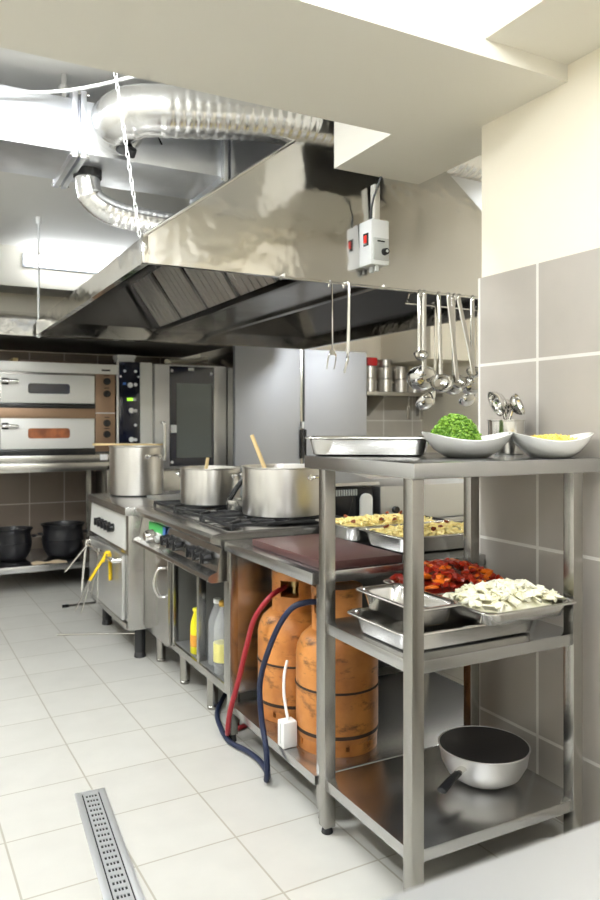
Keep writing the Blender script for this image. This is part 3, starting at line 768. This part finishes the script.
# ------------------------------------------------------------------ second row behind the range
sc = thing('back_counter', 'closed steel counter in the second row behind the range', 'counter', (2.33, 3.8, 0))
box(1.84, 2.80, 3.06, 4.60, .10, .78, .004).build('body', 'shade_body', sc)
box(1.83, 2.82, 3.05, 4.62, .781, .82, .004).build('worktop', 'steel_h', sc)
for (px, py) in ((1.9, 3.12), (2.74, 3.12), (1.9, 4.54), (2.74, 4.54)): MB().cyl((px, py, 0), (px, py, .101), .025, seg=14).build('leg', 'steel', sc)
gr = thing('contact_grill', 'dark countertop grill with a row of vent slots behind the pasta pans', 'grill', (1.96, 3.2, .8205))
box(1.835, 2.06, 3.10, 3.46, .825, .995, .008).build('body', 'black', gr)
for i in range(9): box(1.842+i*.014, 1.848+i*.014, 3.093, 3.101, .955, .985, 0).build('vent_slot', 'grey_pl', gr)
b = MB().prism([(3.07, 1.005), (3.50, 1.05), (3.50, 1.065), (3.07, 1.02)], 'x', 1.80, 2.075); b.build('lid', 'steel_soft', gr)
b = MB()
pts = [(1.965, .8205), (2.035, .8205), (2.035, .935)] + [(2.0+.035*math.cos(a), .935+.03*math.sin(a)) for a in [PI*i/8 for i in range(1, 8)]] + [(1.965, .935)]
b.prism(pts, 'y', 3.070, 3.080); b.build('side_bracket', 'white_met', gr)
for (px, py) in ((1.85, 3.12), (2.04, 3.12), (1.85, 3.44), (2.04, 3.44)): MB().cyl((px, py, .8202), (px, py, .826), .01, seg=10).build('foot', 'rubber', gr)
bx = thing('steel_appliance', 'low box-shaped steel appliance with a round switch behind the pasta pans', 'appliance', (2.4, 3.2, .8205))
box(2.085, 2.80, 3.075, 3.55, .8205, .995, .006).build('body', 'steel_soft', bx)
MB().cyl((2.17, 3.076, .875), (2.17, 3.052, .875), .018, seg=18).build('switch', 'black', bx)
box(2.085, 2.80, 3.55, 3.56, .8205, 1.06, .003).build('backsplash', 'steel_soft', bx)
tag(MB().tube([(2.50, 3.40, 1.002), (2.56, 3.40, 1.03), (2.62, 3.38, 1.07)], .012, 10, 3).build('pot_scraper', 'red_pl', loc=(2.5, 3.4, 1.0)), 'red plastic scraper lying on the low steel appliance', 'scraper')

# ------------------------------------------------------------------ gas range
RY0, RY1, RX0, RX1 = 2.885, 4.04, 1.19, 1.80
rg = thing('gas_range', 'stainless steel gas range with black knobs and open storage below', 'gas range', (1.5, 3.46, 0))
cab = MB()
cab.box(RX0, RX1, RY0, RY0+.045, .17, .80, .003).box(RX0, RX1, RY1-.03, RY1, .17, .80, .003)
cab.box(RX0, RX1, RY0+.04, RY1-.02, .17, .205, .003).box(RX0+.002, RX0+.04, 3.245, 3.268, .2, .66, .002).box(RX0, RX0+.03, 3.60, 3.625, .2, .66, .002)
cab.build('cabinet', 'steel', rg)
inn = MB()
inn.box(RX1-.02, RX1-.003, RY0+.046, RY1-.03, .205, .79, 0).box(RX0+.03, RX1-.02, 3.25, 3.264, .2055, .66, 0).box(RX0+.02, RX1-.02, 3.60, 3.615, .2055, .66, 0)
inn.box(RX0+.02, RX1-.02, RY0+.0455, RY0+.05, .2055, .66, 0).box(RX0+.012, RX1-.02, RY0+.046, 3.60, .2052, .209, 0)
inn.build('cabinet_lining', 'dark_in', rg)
dr = box(RX0-.020, RX0-.001, 3.628, RY1-.002, .178, .645, .003).build('door', 'steel', rg)
MB().tube([(RX0-.02, 3.662, .575), (RX0-.055, 3.672, .565), (RX0-.075, 3.676, .50), (RX0-.055, 3.672, .435), (RX0-.02, 3.662, .425)], .009, 12, 5).build('handle', 'polish', dr)
prof = [(1.80, .80), (1.80, .845), (1.15, .848), (1.125, .845), (1.112, .832), (1.112, .816), (1.125, .806), (1.155, .800), (1.160, .788), (1.150, .735), (1.142, .690), (1.118, .682), (1.104, .672), (1.102, .658), (1.112, .648), (1.135, .645), (1.19, .650), (1.19, .80)]
MB().prism(prof, 'y', RY0-.002, RY1).build('control_panel', 'steel', rg, ang=28)
box(1.20, 1.79, RY0+.02, RY1-.02, .8475, .853, .002).build('hob_plate', 'steel_h', rg)
box(1.148, 1.1525, 3.64, 3.88, .745, .788, 0).build('green_sticker', 'green_l', rg)
box(1.147, 1.152, 3.60, 3.637, .745, .788, 0).build('blue_sticker', 'blue_l', rg)
for i, yy in enumerate((3.54, 3.445, 3.355, 3.165, 3.08, 2.985)):
    b = MB().cyl((1.15, yy, .737), (1.112, yy, .732), .028, .024, 24).box(1.102, 1.114, yy-.006, yy+.006, .710, .756, .003)
    b.build('knob', 'black', rg)
MB().cyl((1.15, 3.80, .725), (1.10, 3.80, .72), .032, .026, 22).build('thermostat_dial', 'polish', rg)
MB().cyl((1.15, 3.67, .725), (1.12, 3.67, .72), .02, .018, 20).build('ignition_button', 'grey_pl', rg)
for yy in (3.08, 3.46, 3.84):
    for xx in (1.345, 1.625):
        MB().lathe((xx, yy, .853), [(.058, 0), (.058, .008), (.05, .014), (.034, .016), (.034, .021), (.001, .022)], 28).build('burner', 'iron', rg)
    b = MB()
    b.box(1.215, 1.775, yy-.176, yy-.166, .866, .880, .002).box(1.215, 1.775, yy+.166, yy+.176, .866, .880, .002)
    for xx in (1.215, 1.48, 1.765): b.box(xx, xx+.010, yy-.17, yy+.17, .866, .880, .002)
    for xx in (1.345, 1.625):
        for k in range(4):
            a = PI/4+k*PI/2
            m = Matrix.Translation((xx, yy, 0)) @ Matrix.Rotation(a, 4, 'Z')
            b.box(.035, .15, -.005, .005, .868, .880, .002, mtx=m)
    for xx in (1.22, 1.77):
        for s in (-1, 1): b.box(xx-.006, xx+.006, yy+s*.171-.006, yy+s*.171+.006, .8525, .868, .001)
    b.build('grate', 'iron', rg)
for (px, py) in ((1.245, 2.95), (1.245, 3.20), (1.245, 3.58), (1.245, 3.98), (1.74, 2.95), (1.74, 3.98)):
    MB().cyl((px, py, 0), (px, py, .018), .024, .026, 16).cyl((px, py, .018), (px, py, .171), .026, seg=18).build('leg', 'steel_post', rg)

# bottles inside
def bottle(x, y, z, r, h, body, cap, label, group=None, lab=None, neck=.35):
    t = thing('bottle', label, 'bottle', (x, y, z), group)
    MB().lathe((x, y, z), [(r*.85, 0), (r, .006), (r, h*.62), (r*.92, h*.70), (r*neck, h*.90), (r*neck, h*.955), (r*neck*.8, h*.955)], 28).build('body', body, t, ang=50)
    MB().cyl((x, y, z+h*.93), (x, y, z+h), r*neck*1.25, seg=18).build('cap', cap, t)
    if lab:
        MB().lathe((x, y, z), [(r+.0006, h*.17), (r+.001, h*.175), (r+.001, h*.42), (r+.0006, h*.425)], 28).build('label', lab, t)
    return t
yb = bottle(1.236, 3.375, .2095, .034, .215, 'yellow_b', 'yellow_b', 'bright yellow squeeze bottle in the middle bay of the range', lab='label_o', neck=.55)
bottle(1.238, 3.055, .2095, .042, .315, 'clear', 'amber', 'clear plastic bottle with a yellow label at the front of the range bay', 'clear bottles in the range', 'label_y')
bottle(1.258, 3.175, .2095, .042, .30, 'clear', 'white_pl', 'clear plastic bottle without label behind the labelled one', 'clear bottles in the range')

# pots on the range
stew_pot(1.565, 3.12, .8808, .190, .228, 'largest steel pot with a wooden spoon on the near end of the range', handles=math.radians(118), group='steel pots on the range')
stew_pot(1.435, 3.72, .8808, .158, .195, 'medium steel pot with a wooden spoon on the middle of the range', handles=math.radians(-50), group='steel pots on the range')
def spoon(p0, p1, label):
    p0, p1 = Vector(p0), Vector(p1)
    t = MB().tube([p0, p0.lerp(p1, .5), p1], .01, 12, 3, radii=lambda u: .011-.002*u)
    t.blob(p0, (.028, .02, .01), 2, .0)
    return tag(t.build('wooden_spoon', 'wood', loc=p0), label, 'spoon')
spoon((1.50, 3.00, .91), (1.383, 3.07, 1.255), 'wooden spoon leaning on the rim of the largest pot')
spoon((1.38, 3.70, .92), (1.42, 3.72, 1.125), 'short wooden spoon sticking out of the medium pot')
sp = thing('saucepan', 'small steel saucepan with a black handle tipped up behind the largest pot', 'saucepan', (1.44, 3.36, .881))
pc = (1.459, 3.40, .8808)
MB().lathe(pc, [(.052, 0), (.058, .004), (.06, .050), (.063, .053), (.057, .053), (.054, .006), (.001, .006)], 40).build('body', 'pan', sp)
hbv = Vector((1.408, 3.40, .925))
MB().tube([hbv, Vector((1.42, 3.392, .95)), Vector((1.445, 3.38, .995)), Vector((1.47, 3.365, 1.03))], .011, 12, 4, radii=lambda u: (.009, .013)).build('handle', 'black', sp)

# ------------------------------------------------------------------ electric cooker beyond the range
ek = thing('electric_cooker', 'square steel cooker with white knob panel and oven door beyond the range', 'cooker', (1.43, 4.51, 0))
EX0, EX1, EY0, EY1 = 1.085, 1.79, 4.055, 4.975
box(EX0, EX1, EY0, EY1, .165, .80, .004).build('body', 'steel', ek)
box(EX0-.02, EX1, EY0-.005, EY1+.005, .800, .846, .004).build('worktop', 'steel_h', ek)
MB().prism([(EX0-.012, .61), (EX0+.002, .60), (EX0+.002, .795), (EX0-.002, .795)], 'y', EY0+.06, EY1-.02).build('knob_panel', 'white_met', ek)
for i in range(5):
    yy = 4.36+i*.085
    MB().cyl((EX0-.004, yy, .70), (EX0-.035, yy, .697), .026, .023, 20).box(EX0-.045, EX0-.034, yy-.006, yy+.006, .675, .721, .002).build('knob', 'black', ek)
dd = box(EX0-.022, EX0-.001, EY0+.055, EY1-.035, .215, .575, .005).build('oven_door', 'steel_soft', ek)
MB().tube([(EX0-.02, EY0+.085, .545), (EX0-.06, EY0+.085, .545), (EX0-.06, EY1-.07, .545), (EX0-.02, EY1-.07, .545)], .015, 12, 1).build('handle', 'polish', dd)
box(EX0-.012, EX0-.0005, EY0+.03, EY1-.02, .17, .205, .003).build('plinth', 'steel', ek)
for (px, py) in ((1.165, 4.11), (1.165, 4.88), (1.72, 4.11), (1.72, 4.88)):
    MB().cyl((px, py, 0), (px, py, .03), .034, .03, 16).cyl((px, py, .03), (px, py, .166), .03, seg=16).build('leg', 'iron', ek)
tag(box(1.34, 1.74, 4.20, 4.58, .8465, .858, .003).build('steel_sheet', 'steel_soft', loc=(1.5, 4.4, .846)), 'flat pale steel sheet on the cooker next to the tall stockpot', 'steel sheet')
stew_pot(1.335, 4.79, .8465, .172, .318, 'tall steel stockpot on the cooker with a wooden paddle across its rim', handles=math.radians(-68), name='stockpot', group=None)
b = MB(); cpt = Vector((1.30, 4.79, 1.1705)); dv = Vector((.883, -.469, 0))
m = Matrix.Translation(cpt) @ Matrix.Rotation(math.atan2(dv.y, dv.x), 4, 'Z')
b.box(-.25, .06, -.018, .018, -.004, .010, .005, mtx=m).box(.05, .20, -.045, .045, -.003, .008, .004, mtx=m)
tag(b.build('wooden_paddle', 'wood', loc=cpt), 'flat wooden paddle lying across the tall stockpot', 'paddle')

# tongs on the oven handle
hx = EX0-.06
tg = thing('tongs', 'steel tongs with yellow grips hung over the oven door handle', 'tongs', (hx, 4.30, .56))
MB().tube([(hx-.018, 4.300, .515), (hx-.012, 4.295, .56), (hx, 4.29, .568), (hx+.014, 4.285, .55), (hx+.016, 4.28, .41)], .011, 10, 5, radii=lambda u: (.005, .014), flat=(1, 0, 0)).build('grip', 'yellow', tg)
MB().tube([(hx-.018, 4.300, .535), (hx-.05, 4.335, .47), (hx-.08, 4.38, .40)], .011, 10, 4, radii=lambda u: (.005, .014), flat=(1, 0, 0)).build('grip', 'yellow', tg)
MB().tube([(hx-.078, 4.378, .41), (hx-.115, 4.42, .30), (hx-.15, 4.45, .215)], .008, 8, 4, radii=lambda u: (.003, .008), flat=(1, 0, 0)).build('arm', 'polish', tg)
MB().tube([(hx-.080, 4.37, .405), (hx-.10, 4.39, .30), (hx-.125, 4.40, .21)], .008, 8, 4, radii=lambda u: (.003, .008), flat=(1, 0, 0)).build('arm', 'polish', tg)
t2 = thing('tongs', 'plain steel tongs hung on the far end of the oven door handle', 'tongs', (hx, 4.78, .56))
for s, e in ((0, (hx-.13, 4.86, .37)), (1, (hx-.04, 4.80, .25))):
    MB().tube([(hx+.012, 4.77+s*.02, .54), (hx, 4.77+s*.02, .559), (hx-.014, 4.775+s*.02, .54), e], .006, 8, 5, radii=lambda u: (.003, .007), flat=(1, 0, 0)).build('arm', 'polish', t2)
t3 = thing('tongs', 'plain steel tongs hanging straight down beside the yellow-gripped tongs', 'tongs', (hx, 4.44, .56))
for s, e in ((0, (hx-.055, 4.47, .27)), (1, (hx-.02, 4.45, .24))):
    MB().tube([(hx+.012, 4.44+s*.02, .54), (hx, 4.44+s*.02, .559), (hx-.014, 4.44+s*.02, .54), e], .006, 8, 5, radii=lambda u: (.003, .008), flat=(1, 0, 0)).build('arm', 'polish', t3)
rd = [(.83, 4.755, .007), (1.26, 4.56, .007)]
tag(MB().tube(rd, .006, 10, 1).build('steel_rod', 'polish', loc=rd[0]), 'long steel rod lying on the floor in front of the cooker', 'rod')
r2 = thing('poker', 'steel poker with a black tip lying on the floor beyond the cooker', 'poker', (1.0, 5.46, .01))
MB().tube([(1.02, 5.46, .010), (1.30, 5.47, .010)], .010, 10, 1).build('shaft', 'polish', r2)
MB().cyl((.985, 5.459, .011), (1.03, 5.46, .011), .0115, seg=12).build('tip', 'black', r2)

# ------------------------------------------------------------------ baking oven on its stand
OY = 6.10
st = thing('oven_stand', 'open steel stand carrying the baking oven at the back wall', 'stand', (1.05, 6.5, 0))
for (px, py) in ((.59, OY+.01), (1.475, OY+.01), (.59, 6.90), (1.475, 6.90)):
    box(px-.022, px+.022, py-.022, py+.022, 0, .97, .003).build('leg', 'steel_post', st)
b = MB().box(.57, 1.50, OY-.012, OY+.03, .93, 1.0, .003).box(.57, 1.50, 6.88, 6.92, .93, 1.0, .003).box(.57, .61, OY, 6.9, .93, 1.0, .003).box(1.455, 1.5, OY, 6.9, .93, 1.0, .003)
b.build('top_frame', 'steel', st)
box(.572, 1.497, OY-.012, 6.92, .155, .205, .003).build('lower_shelf', 'steel_h', st)
ov = thing('baking_oven', 'double-deck baking oven with two pale doors on a steel stand', 'oven', (1.05, 6.5, 1.0))
box(.56, 1.525, OY+.022, 6.90, 1.001, 1.78, .004).build('body', 'steel', ov)
box(.55, 1.535, OY-.006, OY+.03, 1.715, 1.793, .003).build('top_fascia', 'oven_face', ov)
box(1.365, 1.522, OY+.004, OY+.03, 1.085, 1.713, .002).build('control_panel', 'bronze', ov)
box(.56, 1.363, OY+.006, OY+.03, 1.352, 1.432, .002).build('middle_band', 'bronze', ov)
b = MB().box(.56, 1.363, OY+.004, OY+.03, 1.432, 1.471, .001).box(.56, 1.363, OY+.004, OY+.03, 1.06, 1.112, .001); b.build('door_gap', 'black', ov)
box(.56, 1.525, OY+.0, OY+.03, 1.002, 1.06, .002).build('base_fascia', 'steel', ov)
box(1.40, 1.46, OY-.004, OY+.01, 1.015, 1.06, .002).build('socket', 'white_pl', ov)
box(1.365, 1.522, OY-.001, OY+.004, 1.392, 1.402, 0).build('panel_trim', 'oven_face', ov)
for (z0, z1, gl) in ((1.472, 1.695, 'navy'), (1.114, 1.352, None)):
    d = box(.645, 1.352, OY-.014, OY+.012, z0, z1, .004).build('oven_door', 'oven_face', ov)
    zc = (z0+z1)/2+.002; hz = .040
    MB().rrect(0, 0, [(.163, hz+.006, .03, 0), (.163, hz+.006, .03, .004), (.155, hz, .026, .004), (.155, hz, .026, 0)], 0)
    b = MB(); pts = []
    for k, (sx, sz) in enumerate(((1, 1), (-1, 1), (-1, -1), (1, -1))):
        for j in range(5):
            a = k*PI/2+PI/2*j/4; pts.append((1.0+sx*(.158-.02)+.02*math.cos(a), zc+sz*(hz-.02)+.02*math.sin(a)))
    b.prism(pts, 'y', OY-.0165, OY-.013)
    if gl: b.build('window', 'navy', d)
    else: b.build('window', 'ember', d) if 'ember' in M else b.build('window', 'bronze', d)
    MB().tube([(.655, OY-.014, z1-.06), (.655, OY-.06, z1-.06), (.76, OY-.064, z1-.06), (.76, OY-.014, z1-.06)], .014, 10, 1).build('handle', 'polish', d)
    box(.650, .70, OY-.03, OY-.013, z1-.085, z1-.035, .004).build('handle_plate', 'black', d)
for zz in (1.655, 1.555, 1.315, 1.225):
    k = MB().cyl((1.455, OY+.004, zz), (1.455, OY-.022, zz), .030, .027, 22).box(1.450, 1.460, OY-.030, OY-.02, zz-.026, zz+.026, .002).build('knob', 'black', ov)
    box(1.435, 1.475, OY+.002, OY+.0045, zz+.043, zz+.050, 0).build('knob_marking', 'black', ov)
box(1.41, 1.48, OY-.0075, OY-.005, 1.738, 1.752, 0).build('name_plate', 'black', ov)
tag(box(.78, 1.28, 6.14, 6.60, 1.794, 1.812, .004).build('baking_tray', 'tray', loc=(1.03, 6.37, 1.793)), 'dark flat baking tray on top of the baking oven', 'tray')
tag(box(.735, .775, 6.12, 6.45, 1.794, 1.822, .005).build('wooden_batten', 'wood', loc=(.755, 6.3, 1.793)), 'short wooden stick beside the dark tray on the oven', 'stick')

def cauldron(cx, cy, r, h, label):
    t = thing('cauldron', label, 'cauldron', (cx, cy, .2055), 'black cauldrons under the baking oven')
    MB().lathe((cx, cy, .2055), [(r*.55, 0), (r*.72, .01), (r*.93, h*.25), (r*1.0, h*.45), (r*.99, h*.62), (r*.93, h*.83), (r*.95, h*.90), (r*1.04, h*.97), (r*1.05, h), (r*.95, h), (r*.88, h*.88), (r*.92, h*.5), (r*.6, .02), (.001, .015)], 48).build('body', 'cauldron', t, ang=50)
    MB().lathe((cx, cy, .2055), [(r*1.0, h*.53), (r*1.02, h*.545), (r*1.02, h*.56), (r*1.0, h*.57)], 48).build('band', 'cauldron', t)
    for s in (-1, 1):
        c = Vector((cx+s*r*.98, cy-.02, .2055+h*.72))
        MB().tube([c+Vector((0, -.035, 0)), c+Vector((s*.03, -.02, .005)), c+Vector((s*.03, .02, .005)), c+Vector((0, .035, 0))], .007, 8, 4).build('handle', 'cauldron', t)
cauldron(1.165, 6.42, .168, .275, 'bigger black cauldron on the right of the oven stand shelf')
cauldron(.770, 6.44, .150, .255, 'smaller black cauldron on the left of the oven stand shelf')
b = MB(); rr = []
for k in range(9):
    u = k/8
    rr.append([(.88+.26*u+.006*math.sin(9*u), 6.155+.012*math.sin(6*u)+w*.055*(.7+.3*math.sin(7*u+1)), .206+(.018+.010*math.sin(11*u))*max(0, 1-abs(w))) for w in (-1, -.6, -.2, .2, .6, 1)])
b.rings(rr); tag(b.build('cloth', 'cloth', loc=(1.0, 6.15, .206)), 'crumpled beige cloth on the oven stand in front of the cauldrons', 'cloth')
tag(MB().tube([(1.50, 6.35, .55), (1.43, 6.22, .62), (1.36, 6.17, .56), (1.36, 6.19, .45), (1.42, 6.25, .40), (1.54, 6.30, .42), (1.60, 6.32, .60), (1.60, 6.33, .80), (1.62, 6.6, .9)], .012, 10, 6).build('supply_hose', 'grey_pl', loc=(1.4, 6.2, .5)),
    'looped grey supply hose at the right end of the oven stand', 'hose')

# ------------------------------------------------------------------ combi oven and fridge
co = thing('combi_oven', 'tall combi steamer with dark control panel and glass door beside the baking oven', 'oven', (2.0, 6.5, 0))
box(1.54, 2.495, OY+.02, 6.90, .12, 1.822, .004).build('body', 'steel', co)
cp = box(1.553, 1.728, OY+.0, OY+.022, .93, 1.822, .003).build('control_panel', 'navy', co)
for (xx, zz, r) in ((1.60, 1.745, .012), (1.69, 1.745, .012), (1.565, 1.70, .010), (1.715, 1.70, .010), (1.645, 1.63, .022), (1.69, 1.635, .015), (1.655, 1.42, .022), (1.69, 1.418, .014), (1.69, 1.30, .012), (1.655, 1.18, .022), (1.69, 1.178, .014)):
    MB().cyl((xx, OY+.001, zz), (xx, OY-.012, zz), r, seg=16).build('button', 'white_pl', cp)
box(1.62, 1.668, OY-.004, OY+.001, 1.50, 1.525, .001).build('display', 'lcd', cp)
box(1.67, 1.695, OY-.004, OY+.001, 1.50, 1.525, .001).build('display_key', 'white_pl', cp)
box(1.585, 1.61, OY-.004, OY+.001, 1.632, 1.652, .001).build('blue_key', 'blue_l', cp)
box(1.732, 1.835, OY+.002, OY+.022, .93, 1.822, .003).build('side_panel', 'oven_face', co)
box(1.535, 1.552, OY+.0, OY+.022, .93, 1.835, .002).build('edge_strip', 'oven_face', co)
d = box(1.848, 2.493, OY-.025, OY+.019, .93, 1.812, .005).build('door', 'steel_soft', co)
box(1.975, 2.375, OY-.030, OY-.024, .95, 1.800, .003).build('door_glass', 'navy', d)
box(2.035, 2.350, OY-.0335, OY-.0295, 1.02, 1.655, .004).build('window', 'mid_glass', d)
box(1.985, 2.035, OY-.034, OY-.0295, 1.235, 1.30, .003).build('latch_plate', 'white_pl', d)
box(2.14, 2.19, OY-.032, OY-.0295, 1.765, 1.79, 0).build('badge', 'white_pl', d)
for (xx, zz) in ((1.995, 1.76), (2.35, 1.745), (1.995, .985)): MB().cyl((xx, OY-.029, zz), (xx, OY-.036, zz), .013, seg=14).build('screw_cap', 'white_pl', d)
MB().tube([(1.90, OY-.02, 1.325), (1.90, OY-.065, 1.32), (1.915, OY-.075, 1.30), (1.92, OY-.07, 1.10), (1.92, OY-.065, 1.00)], .013, 12, 4).build('handle', 'polish', d)
box(1.55, 2.49, OY+.01, OY+.03, .15, .91, .004).build('lower_front', 'steel', co)
for (px, py) in ((1.6, 6.18), (2.43, 6.18), (1.6, 6.84), (2.43, 6.84)): MB().cyl((px, py, 0), (px, py, .121), .025, seg=14).build('leg', 'steel', co)
tag(MB().box(1.56, 1.70, 6.16, 6.30, 1.823, 1.855, .004).box(1.552, 1.708, 6.152, 6.308, 1.853, 1.885, .006).build('plastic_tub', 'white_pl', loc=(1.63, 6.23, 1.823)), 'small white plastic tub on top of the combi steamer', 'tub')
tag(MB().tube([(1.98, 6.18, 1.845), (2.2, 6.32, 1.862), (2.42, 6.36, 1.90)], .022, 14, 3).build('paper_roll', 'cream', loc=(2.0, 6.2, 1.823)), 'tan roll lying slanted on top of the combi steamer', 'roll')

fr = thing('refrigerator', 'wide two-door brushed steel refrigerator behind the range', 'refrigerator', (3.14, 6.3, 0))
FY = 5.90
box(2.50, 3.845, FY+.045, 6.75, .12, 1.985, .005).build('body', 'steel', fr)
d1 = box(2.50, 3.138, FY, FY+.044, .14, 1.985, .008).build('door', 'fridge', fr)
d2 = box(3.178, 3.845, FY, FY+.044, .14, 1.985, .008).build('door', 'fridge', fr)
box(3.137, 3.179, FY+.018, FY+.044, .14, 1.985, .003).build('mullion', 'steel_post', fr)
box(3.145, 3.172, FY-.012, FY+.02, 1.27, 1.33, .004).build('lock', 'white_pl', fr)
box(3.128, 3.142, FY-.018, FY+.004, 1.0, 1.26, .004).build('handle', 'black', d1)
box(3.176, 3.19, FY-.018, FY+.004, 1.0, 1.26, .004).build('handle', 'black', d2)
for (px, py) in ((2.58, 6.0), (3.76, 6.0), (2.58, 6.68), (3.76, 6.68)): MB().cyl((px, py, 0), (px, py, .121), .025, seg=14).build('leg', 'steel', fr)

# ------------------------------------------------------------------ wall shelf with pots in the back right corner
ws = thing('wall_shelf', 'steel wall shelf carrying stacked small pots in the back right corner', 'shelf', (4.9, 6.8, 1.62))
box(4.30, 5.31, 6.60, 6.985, 1.615, 1.655, .003).build('board', 'steel_post', ws)
for xx in (4.56, 5.24): MB().prism([(6.984, 1.616), (6.66, 1.616), (6.66, 1.60), (6.97, 1.40), (6.984, 1.40)], 'x', xx-.008, xx+.008).build('bracket', 'steel', ws)
def small_pot(cx, cy, z, r, h, label, lid=False):
    t = thing('small_pot', label, 'pot', (cx, cy, z), 'small pots on the wall shelf')
    MB().lathe((cx, cy, z), [(r*.92, 0), (r, .008), (r, h-.01), (r+.007, h-.006), (r+.007, h-.001), (r-.003, h-.001), (r-.005, h-.01), (r-.006, .01), (.001, .008)], 28).build('body', 'pot', t)
    for s in (-1, 1):
        c = Vector((cx+s*r, cy, z+h*.75)); MB().tube([c+Vector((0, -.03, 0)), c+Vector((s*.025, 0, .003)), c+Vector((0, .03, 0))], .006, 8, 4).build('handle', 'polish', t)
    if lid: MB().lathe((cx, cy, z+h), [(r, 0), (r, .006), (r*.5, .018), (.012, .024), (.016, .045), (.001, .047)], 28).build('lid', 'polish', t)
    return t
PY = 6.78
xs = (4.44, 4.645, 4.85, 5.04)
for i, x in enumerate(xs[:3]):
    nm = ('first', 'second', 'third')[i]
    small_pot(x, PY, 1.6555, .086, .150, 'small steel pot at the bottom of the %s stack from the refrigerator' % nm)
    small_pot(x, PY, 1.806, .086, .130 if i != 2 else .140, 'small steel pot on the %s stack from the refrigerator' % nm)
small_pot(xs[1], PY, 1.9365, .078, .08, 'topmost low pot on the tallest stack of the wall shelf')
small_pot(xs[3], PY, 1.6555, .085, .20, 'single taller pot at the right end of the wall shelf', True)
tag(MB().box(4.38, 4.51, 6.70, 6.84, 1.937, 2.03, .02).build('red_packet', 'red_pl', loc=(4.44, 6.77, 1.937)), 'red packet on top of the leftmost pots on the wall shelf', 'packet')
for (x, lab) in ((4.90, 'flat steel spatula hanging under the wall shelf, left one'), (5.07, 'flat steel spatula hanging under the wall shelf, right one')):
    t = thing('spatula', lab, 'spatula', (x, 6.68, 1.615), 'spatulas under the wall shelf')
    MB().tube([(x, 6.70, 1.618), (x, 6.68, 1.60), (x, 6.68, 1.5)], .007, 8, 4).build('handle', 'steel', t)
    box(x-.022, x+.022, 6.677, 6.684, 1.36, 1.51, .002).build('blade', 'steel', t)

# ------------------------------------------------------------------ floor drain, near counter
dn = thing('floor_drain', 'long perforated steel floor drain set into the tiles', 'floor drain', (.553, 2.28, 0)); rotd = math.radians(-4.2)
m = Matrix.Translation((.544, 2.22, 0)) @ Matrix.Rotation(rotd, 4, 'Z')
b = MB()
b.box(-.052, -.030, -.46, .46, .0005, .005, .001, mtx=m).box(.030, .052, -.46, .46, .0005, .005, .001, mtx=m).box(-.03, .03, .44, .46, .0005, .005, .001, mtx=m).box(-.03, .03, -.46, -.44, .0005, .005, .001, mtx=m)
b.build('frame', 'drain', dn)
MB().box(-.030, .030, -.44, .44, .0004, .0015, 0, mtx=m).build('channel', 'slot', dn)
# grate plate: crossing strips leave real rows of holes
b = MB(); n = 26
for x0, x1 in [(-.0255, -.0185), (-.0115, -.0075), (-.0015, .0015), (.0075, .0115), (.0185, .0255)]: b.box(x0, x1, -.435, .435, .0016, .0042, 0, mtx=m)
for k in range(n+1):
    yy = -.435 + .87*k/n
    b.box(-.0255, .0255, yy-.0085, yy+.0085, .0017, .0043, 0, mtx=m)
b.build('grate', 'drain', dn)
nc = thing('near_counter', 'pale steel counter corner blurred in the near foreground', 'counter', (1.0, .1, 0))
box(-.02, 1.89, -.45, .525, .86, .90, .006).build('worktop', 'counter', nc)
for (px, py) in ((.04, .46), (1.83, .46), (.04, -.39), (1.83, -.39)): box(px-.02, px+.02, py-.02, py+.02, 0, .861, .003).build('leg', 'steel_post', nc)

# ------------------------------------------------------------------ world, camera, view
w = bpy.data.worlds.new('World'); SC.world = w; w.use_nodes = True
w.node_tree.nodes['Background'].inputs['Color'].default_value = (.9, .95, 1, 1)
w.node_tree.nodes['Background'].inputs['Strength'].default_value = 0.3
cd = bpy.data.cameras.new('camera'); cam = bpy.data.objects.new('camera', cd); COL.objects.link(cam)
cam.location = (0, 0, 1.30); cam.rotation_euler = (PI/2, 0, -math.radians(27.96))
cd.sensor_fit = 'VERTICAL'; cd.sensor_height = 36; cd.sensor_width = 24; cd.lens = 744/900*36
cd.shift_y = -25/900; cd.clip_start = .02
cd.dof.use_dof = True; cd.dof.focus_distance = 2.3; cd.dof.aperture_fstop = 4.5
SC.camera = cam
vs = SC.view_settings; vs.view_transform = 'Standard'; vs.look = 'None'; vs.gamma = 1.0; vs.use_curve_mapping = False
vs.exposure = 0.62
SC.cycles.max_bounces = 10; SC.cycles.diffuse_bounces = 5; SC.cycles.glossy_bounces = 6; SC.cycles.transmission_bounces = 8
SC.cycles.use_denoising = True
SC.cycles.sample_clamp_indirect = 4
SC.cycles.caustics_reflective = False; SC.cycles.caustics_refractive = False; SC.cycles.blur_glossy = 1.0
